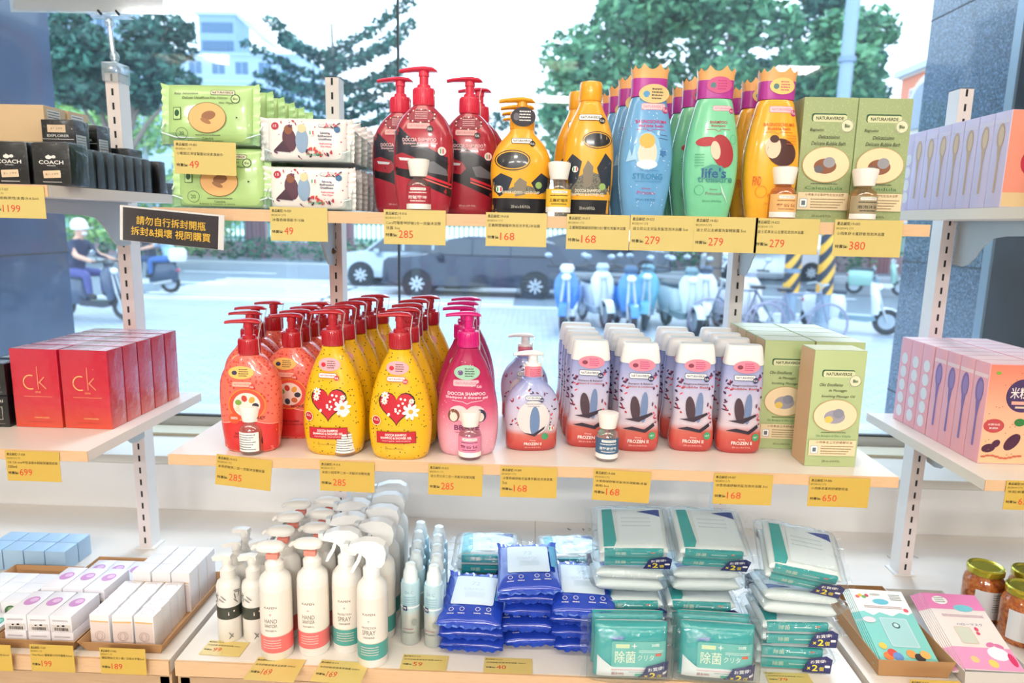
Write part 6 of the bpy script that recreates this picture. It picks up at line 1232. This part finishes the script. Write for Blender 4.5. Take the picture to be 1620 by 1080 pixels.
def k_aero():
    t = thing('mist_bottle', 'x', 'bottle', group='small silver mist bottles'); r = .0155; a = MB(); a.lathe([(r * .92, 0), (r, .002), (r, .100), (r * .9, .104)], pattern('silver_to_blue', 'ramp', ['B8C0BC', 'C8CCC8', 'B4D4DC', 'C4E4F0'], 1, .2, .5, stops=[0, .5, .6, 1], z0=0, z1=.104, metal=.2), 32); a.build('bottle_body', t)
    a = MB(); a.lathe([(r * .78, .104), (r * .70, .120), (r * .55, .126), (r * .50, .132), (r * .3, .1335)], mat('EAF6FA', .25, 0, .4), 26); a.build('cap', t); ar = Art(cyl_surf(r), .004, .0003)
    ar.text('Dr.C', 0, .091, .013, .0055, mat('8AA4B4', .5)); [ar.fine(-.010, .010, .082 - k * .004, .0014, mat('7AA8C0', .5), seed=k) for k in range(4)]; ar.rect(-.018, .018, .0640, .0672, mat('E8F0F2', .5)); ar.rect(-.011, -.003, .0600, .0680, NAVY, .001); ar.text('99', -.007, .064, .005, .004, WT, True); ar.ell(.008, .040, .005, .006, mat('98A09C', .5), 14); ar.fine(-.010, .006, .028, .0018, mat('B0707C', .5)); ar.fine(-.012, .008, .022, .0016, mat('6A7470', .5)); ar.build('label', t); return Kind(t)
K_HS = k_sanit(); K_SP2 = k_spray(); K_SM = k_small(); K_AE = k_aero()
place(K_HS, [(-.374, .951), (-.377, 1.004), (-.380, 1.056), (-.384, 1.108)], BASE, 'white pump sanitizer bottle with coral band, # of the left pump column', jit=.15)
place(K_HS, [(-.3215, .965), (-.325, 1.019), (-.332, 1.071), (-.336, 1.123)], BASE, 'white pump sanitizer bottle with coral band, # of the right pump column', jit=.15)
place(K_SP2, [(-.2715, .975), (-.276, 1.030), (-.281, 1.085)], BASE, 'white trigger spray bottle with teal band, # of the left spray column', jit=.12)
place(K_SP2, [(-.2245, .942), (-.226, 1.010), (-.229, 1.064), (-.231, 1.118), (-.234, 1.170)], BASE, 'white trigger spray bottle with teal band, # of the right spray column', jit=.12)
place(K_SM, [(-.463, .987), (-.468, 1.034), (-.473, 1.080)], BASE, 'slim white spray bottle with dark band, # of the left slim column', jit=.3)
place(K_SM, [(-.4235, .989), (-.427, 1.040)], BASE, 'slim white spray bottle with dark band, # of the right slim column', jit=.3)
place(K_AE, [(-.176, .995), (-.174, 1.035), (-.178, 1.071), (-.182, 1.108), (-.184, 1.145)], BASE, 'small silver mist bottle with frosted cap, # of the left column', jit=.2)
place(K_AE, [(-.1385, .990), (-.139, 1.026), (-.143, 1.060), (-.147, 1.096), (-.149, 1.130)], BASE, 'small silver mist bottle with frosted cap, # of the right column', jit=.2)

# ---------------------------------------------------------------- blue wipe packs
def k_blue():
    t = thing('wipe_pack', 'x', 'wipes', group='blue wipe packs'); w, d, h = .1000, .1250, .0230; a = MB(); m = mat('2546B8', .22, 0, .7, .35, 50); pillow(a, w, d, h, m, crimp='y', wob=.0010, seed=7, finm=mat('3A5CCA', .25, 0, .6, .3, 60), ny=18); a.build('wrapper', t)
    ar = Art(pack_surf(w, d, h), .006, .0011); ar.rect(-.034, .034, -.030, .050, mat('DCE6EE', .3, 0, .4), .004); ar.text('72', .0, .026, .014, .010, mat('C0CCD6', .4)); ar.text('SCRATCH', -.002, .010, .032, .006, mat('C4D0DA', .4)); ar.rect(-.014, .018, -.012, .003, mat('D2DEE6', .4), .001)
    for k, x in enumerate((-.030, -.013, .012, .029)): ar.ring(x, -.0430, .0035, .0040, .0007, WT); ar.fine(x - .0055, x + .005, -.0525, .0016, WT)
    ar.rect(.036, .046, -.02, .045, mat('2C9CC8', .3)); ar.build('printing', t); return Kind(t)
K_BW = k_blue(); rr = random.Random(12); ly = ['bottom', 'second', 'third', 'fourth', 'top']
for c, (x, y, n) in enumerate(((-.078, 1.030, 3), (.012, 1.055, 5), (.0985, 1.040, 4))):
    for k in range(n):
        K_BW.put((x + rr.uniform(-.004, .004) + (.006 if k == 0 else 0), y + rr.uniform(-.004, .004) - (.006 if k == n - 1 else 0), BASE + .0004 + k * .0225), 'blue wipe pack with white label, %s stack, %s' % (['left', 'middle', 'right'][c], ly[k] + ' one' if k < n - 1 else 'topmost one'), rot=(radians(rr.uniform(0, 3) + (4 if k == n - 1 else 0)), radians(rr.uniform(-3, 3)), rr.uniform(-.08, .08)))

# ---------------------------------------------------------------- teal twin packs in clear bags
TEAL = '2FA6A6'; BAG = film('crinkled_clear_bag', 'F0F8FC', .02, 'FAFDFE', .03, 1.0, 40, .06)
def badge(ar, x, z, s):
    nv = mat('262A66', .35, 0, .3); ar.poly([(x - .024 * s, z - .013 * s), (x + .020 * s, z - .014 * s), (x + .022 * s, z + .010 * s), (x + .012 * s, z + .016 * s), (x - .014 * s, z + .010 * s)], nv); ar.text('お買得!', x, z + .0060 * s, .024 * s, .0058 * s, WT, True, .1)
    ar.text('×', x - .014 * s, z - .0060 * s, .005 * s, .005 * s, mat('F4DE3C', .5), True); ar.text('2', x - .0045 * s, z - .0050 * s, .009 * s, .0110 * s, mat('F4DE3C', .5), True); ar.text('個', x + .0055 * s, z - .0065 * s, .007 * s, .007 * s, mat('F4DE3C', .5), True); ar.rect(x + .0105 * s, x + .0185 * s, z - .004 * s, z + .000 * s, WT, .001)
def twin(name_group, standing):
    t = thing('wipe_twin_pack', 'x', 'wipes', group=name_group); te = mat(TEAL, .25, 0, .5, .2, 50); wh = mat('E2E8E8', .3, 0, .4, .15, 60)
    if standing:
        w, d, h = .1080, .0820, .0320; T1 = Matrix.Translation((0, h / 2 + .004, d / 2 + .006)) @ UP
        a = MB(); pillow(a, w, d, h, te, wh, T=T1, seed=2, wob=.0008, e=6); a.build('front_pack', t)
        a = MB(); pillow(a, w, d, h * .8, te, wh, T=Matrix.Translation((0, h * 1.25 + .006, d / 2 + .008)) @ UP, seed=4, e=6); a.build('rear_pack', t)
        sf = pack_surf(w, d, h, T1, 6); ar = Art(sf, .006, .0010); ar.poly([(-.050, -.039), (.050, -.039), (.050, -.022), (-.030, -.020), (-.050, -.005)], wh); lt_ = mat('6CBDB4', .4); ar.rect(-.030, .050, -.021, .0175, lt_, .003)
        ar.rect(-.024, -.004, .0075, .0135, mat('D8E4B4', .5)); ar.text('除菌', -.010, -.0055, .030, .018, mat('E0E8D0', .5), True); ar.text('クリタ', .020, -.0065, .024, .0085, mat('DCE8DC', .5), True); ar.text('20枚', .034, .0125, .012, .005, WT, True); ar.poly(star(.003, .0110, .005, .0012, 4), WT); ar.fine(.010, .046, .0035, .0014, mat('D4ECE8', .5), 2)
        ar.rect(-.030, -.012, .020, .0245, mat('3A6CA8', .4), .001, .1); ar.rect(-.030, .050, -.0255, -.0245, mat('EAA0A8', .5)); ar.text('純水99%', -.020, -.0315, .018, .006, mat('A85A50', .5), True); ar.fine(-.004, .022, -.029, .0016, mat('8AA8A0', .5)); ar.rect(.034, .043, -.004, 0, mat('E0644C', .5)); ar.rect(.005, .018, -.0365, -.0315, mat('4CB09C', .5), .001); ar.build('printing', t)
        ar = Art(sf, .005, .0042); badge(ar, .035, -.028, 1.0); ar.build('badge_sticker', t)
        a = MB(); T2 = Matrix.Translation((0, (h * 1.9) / 2 + .004, d / 2 + .0085)) @ UP; pillow(a, w + .020, d + .014, h * 2.05, BAG, T=T2, wob=.0022, seed=9, crimp='x', e=5, nx=30, ny=20); a.build('clear_bag', t)
    else:
        w, d, h = .1060, .0900, .0185
        for k in range(2):
            a = MB(); pillow(a, w, d, h, wh, wh, T=Matrix.Translation((0, 0, .0015 + k * .0195)), seed=k + 3, wob=.0006, e=8); a.box(-w / 2 + .008, w / 2 - .008, -d / 2 - .0016, -d / 2 + .004,   .0035 + k * .0195, .0172 + k * .0195, te, c=.001); o_ = a.build('inner_pack', t)
            ar = Art(flat_front(-d / 2 - .0016), 0, .0002); z = k * .0195; ar.text('除菌', -.020, z + .0107, .016, .0072, mat('C8DCC8', .5), True); ar.fine(-.004, .020, z + .0100, .0018, mat('CCE8E4', .5)); ar.rect(.026, .032, z + .0115, z + .0135, mat('E0644C', .5)); ar.build('side_print', t)
        ar = Art(pack_surf(w, d, h, Matrix.Translation((0, 0, .021)), 8), .008, .0012); ar.poly([(-.046, -.040), (-.030, -.040), (-.026, -.030), (-.030, .036), (-.046, .036)], te); ar.rect(-.022, .046, -.034, .036, mat('E6EEF2', .4), .003); [ar.fine(-.016, .030, .015 - k * .008, .0022, mat('BCD0D4', .5), seed=k) for k in range(3)]; ar.poly([(.010, .030), (.046, .036), (.046, .020)], mat('2C4A9C', .4)); ar.build('top_print', t)  # white panel paints in the glare on the bag top, beside teal print
        ar = Art(flat_front(-d / 2 - .0055), 0, .0014); badge(ar, .037, .0145, .95); ar.build('badge_sticker', t)
        a = MB(); pillow(a, w + .020, d + .014, .0430, BAG, wob=.0020, seed=9, crimp='x', e=6, nx=30, ny=20); a.build('clear_bag', t)
    return Kind(t)
K_TS = twin('standing teal twin packs', True); K_TL = twin('lying teal twin packs', False)
K_TS.put((.162, .918, BASE + .0006), 'teal twin pack standing upright in front of the left teal stack', rot=(radians(-6), 0, radians(2))); K_TS.put((.288, .922, BASE + .0006), 'teal twin pack standing upright in front of the middle teal stack', rot=(radians(-6), 0, radians(-3)))
for c, (x, y) in enumerate(((.170, 1.042), (.288, 1.046), (.416, .998))):
    for k in range(3): K_TL.put((x + rr.uniform(-.004, .004), y + rr.uniform(-.004, .004), BASE + .0005 + k * .0432 * (1.0 if c < 2 else .95)), 'clear-bagged teal twin pack lying in the %s stack, %s' % (['left', 'middle', 'right'][c], ['bottom', 'second from bottom', 'third from bottom', 'fourth from bottom'][k]), rot=(radians(7 if k == 2 else 0), radians(rr.uniform(-2, 2)), rr.uniform(-.06, .06) + (pi if k == 2 else 0)))
    K_TL.put((x + .004, y + .004, BASE + .0005 + 3 * .0432 * (1.0 if c < 2 else .98) + .0235), 'clear-bagged teal twin pack tilted up on top of the %s stack' % ['left', 'middle', 'right'][c], rot=(radians(23), radians((-3, 2, 8)[c]), (-.05, .04, -.10)[c]))
for k, (x, y) in enumerate(((-.065, 1.175), (.085, 1.175))):
    for j in range(2): K_TL.put((x, y, BASE + .0005 + j * .0435), 'clear-bagged teal twin pack behind the blue wipes, %s pile, %s' % (['left', 'right'][k], ['lower', 'upper'][j]), rz=rr.uniform(-.1, .1))

# ---------------------------------------------------------------- right cabinet: sachets in trays, jars
kraft(.535, .650, .945, 1.165, 'kraft tray holding aqua sachets, beside the teal packs', .030, .006); kraft(.654, .757, .930, 1.165, 'white-sided tray holding pink sachets', .026, .006, mat('D8D2CC', .6))
def sachet(name, cols, kind):
    t = thing('mask_sachet', 'x', 'sachet', group=name); w, h = .0860, .1440; a = MB(); a.box(-w / 2, w / 2, 0, h, 0, .0014, pattern('sachet_' + kind, 'ramp_y', cols, 1, .3, .4) if 0 else mat(cols[0], .3, 0, .4), c=.0003); a.build('sachet_body', t)
    ar = Art(flat_top(.0014), 0, .0001)
    if kind == 'aqua':
        ar.poly([(-.043, .144), (.043, .144), (.043, .100), (.034, .094), (.022, .098), (.008, .090), (-.010, .097), (-.022, .090), (-.034, .098), (-.043, .096)], WT); ar.ell(0, .119, .013, .0062, mat('6CC0D0', .5), 20); ar.ell(-.004, .134, .009, .0024, mat('C8C0B4', .5), 14)
        for k, c in enumerate(('E86A5C', 'F0B83C', '6CB05C', 'D04A5A')): ar.ell(-.034 + k * .0052, .128 + (k % 2) * .003, .0034, .0034, mat(c, .5), 10)
        for k in range(4): ar.fine(.018, .036, .134 - k * .0035, .0015, INK, seed=k)
        ar.fine(-.030, .030, .108, .0018, mat('B08C8C', .5), 2); ar.ell(.034, .103, .004, .004, mat('E05A6C', .5), 10); ar.rect(-.016, .027, .030, .086, mat('BFD8DC', .3), .003); ar.rect(-.014, .025, .032, .084, mat('A8D2D2', .3), .003); ar.ell(.006, .071, .006, .006, mat('3A5A60', .5), 14); ar.ell(.006, .0715, .004, .004, mat('C4E0E0', .5), 12); ar.ell(-.032, .080, .010, .006, mat('F0D8DC', .5), 14)
        for k, (x, c) in enumerate(((-.028, 'E8803C'), (-.020, 'D84A44'), (-.014, '6A8CC8'), (.008, 'E89A50'), (.018, '3A2E2E'), (.028, 'E8B060'))): ar.ell(x, .012 + (k % 2) * .006, .0075, .0075, mat(c, .5), 14)
        ar.ell(-.030, .030, .006, .006, mat('F4C454', .5), 12)
    else:
        ar.rect(-.043, .043, .112, .144, mat('E886B8', .4)); ar.ell(-.020, .130, .012, .0085, WT, 20); [ar.fine(-.028, -.013, .134 - k * .004, .0014, INK, seed=k) for k in range(3)]; ar.ell(.010, .115, .015, .007, mat('7CC8D4', .5), 20); ar.fine(-.030, .034, .100, .0018, mat('B88CA0', .5), 2); ar.text('ハローマスク', .004, .083, .040, .005, mat('5A5A8C', .5)); ar.rect(-.024, .002, .046, .078, mat('D8C8B8', .4), .003); ar.rect(-.022, 0, .048, .076, mat('CFD2C4', .3), .003)
        ar.rect(-.043, .043, .001, .040, mat('EE9CC4', .4)); ar.ell(.020, .030, .015, .012, mat('F6F0F4', .5), 22); ar.ell(.028, .044, .007, .004, mat('D87AA8', .5), 12, -.4); ar.ell(.016, .046, .007, .004, mat('D87AA8', .5), 12, .4); ar.ell(-.020, .018, .006, .006, mat('F4C88C', .5), 12); ar.ell(.004, .012, .007, .007, mat('F6D06C', .5), 12); ar.ell(.036, .020, .005, .012, mat('D8386C', .5), 14); ar.ell(.010, .074, .003, .004, mat('D84A6A', .5), 10); ar.ell(.009, .066, .003, .003, mat('D84A6A', .5), 10)
    ar.build('printing', t); return Kind(t)
K_AQ = sachet('aqua sachets', ['86CFC8'], 'aqua'); K_PI = sachet('pink sachets', ['ECE0DC'], 'pink')
for k in range(5): K_AQ.put((.590 - k * .0022, .955 + k * .0012, BASE + .0110 + .0015 * (4 - k)), 'aqua cartoon sachet leaning in its tray, ' + nth(k, 5), rot=(radians(17.5), 0, radians(-3)))
for k in range(7): K_PI.put((.706 - k * .0024, .942 + k * .0010, BASE + .0110 + .0015 * (6 - k)), 'pink and white sachet leaning in its tray, ' + nth(k, 7), rot=(radians(18.5), 0, radians(-2)))
def k_jar():
    t = thing('sauce_jar', 'x', 'jar', group='glass jars with gold lids'); r = .0315; a = MB(); a.lathe([(r * .90, 0), (r, .004), (r, .064), (r * .93, .073), (r * .80, .079), (r * .80, .084)], pattern('chilli_sauce', 'noise', ['7A3418', 'B05A28', 'C87838', '8E3A1C'], 160, .15, .8, stops=[.3, .45, .6, .75]), 40); a.build('jar_body', t)
    a = MB(); gd = mat('C8BC3C', .25, .75, .3); a.lathe([(r * .86, .0815), (r * .90, .083), (r * .90, .0925), (r * .84, .0945), (r * .70, .0938), (r * .66, .0925), (0.0005, .0925)], gd, 40); a.build('lid', t)
    ar = Art(cyl_surf(r), .004, .0004); ar.rect(-.045, .030, .010, .060, mat('E2E4E8', .5), .001); [ar.fine(-.018, .016, .054 - k * .0042, .0016, mat('5A5E68', .5), seed=k) for k in range(8)]; rr_ = random.Random(2); x = -.004
    while x < .016: ar.rect(x, x + .0007, .0125, .0185, INK); x += rr_.choice((.0012, .0018, .0022))
    ar.rect(.032, .050, .010, .060, mat('2C2A2C', .5)); ar.build('paper_label', t); return Kind(t)
K_J = k_jar()
for k, (x, y, z, lb_) in enumerate([(.7775, 1.130, 0, 'gold-lidded sauce jar farthest to the left of the group'), (.7985, 1.062, 0, 'gold-lidded sauce jar in the middle, label facing the front'), (.806, .994, 0, 'gold-lidded sauce jar nearest the front, cut by the right edge'), (.846, 1.118, 0, 'gold-lidded sauce jar behind, under the stacked one'), (.866, 1.055, 0, 'gold-lidded sauce jar right of the middle one, under the stacked one'), (.8560, 1.085, .0948, 'gold-lidded sauce jar stacked on top of the others')]):
    K_J.put((x + .026, y, BASE + z + .0003), lb_, rz=(.5, .2, -.3, .6, .4, -.9)[k])
# tags lying on the cabinet fronts
loose_tag(-.400, .884, .074, .052, '169', 'yellow price tag reading 169 lying over the cabinet edge below the left sanitizers', rz=-.03, hang=.0003)
loose_tag(-.304, .886, .074, .050, '169', 'yellow price tag reading 169 lying over the cabinet edge below the spray bottles', rz=-.06, hang=.0003)
loose_tag(-.180, .921, .070, .036, '59', 'yellow price tag reading 59 lying before the silver mist bottles', rz=.0); loose_tag(-.0545, .921, .073, .036, '40', 'yellow price tag reading 40 lying before the blue wipes', rz=.01)
loose_tag(.368, .922, .066, .026, '79', 'yellow price tag lying before the right teal stack'); loose_tag(-.492, .938, .064, .036, '99', 'pale price tag lying flat at the left end of the middle cabinet', rz=-.05)
price_tag(.575, BASE + .012, .072, .040, '99', [('卡通面膜貼片', .5)], 'yellow price tag on the tray of aqua sachets, cut by the bottom edge', y=.9280, code='20-014')
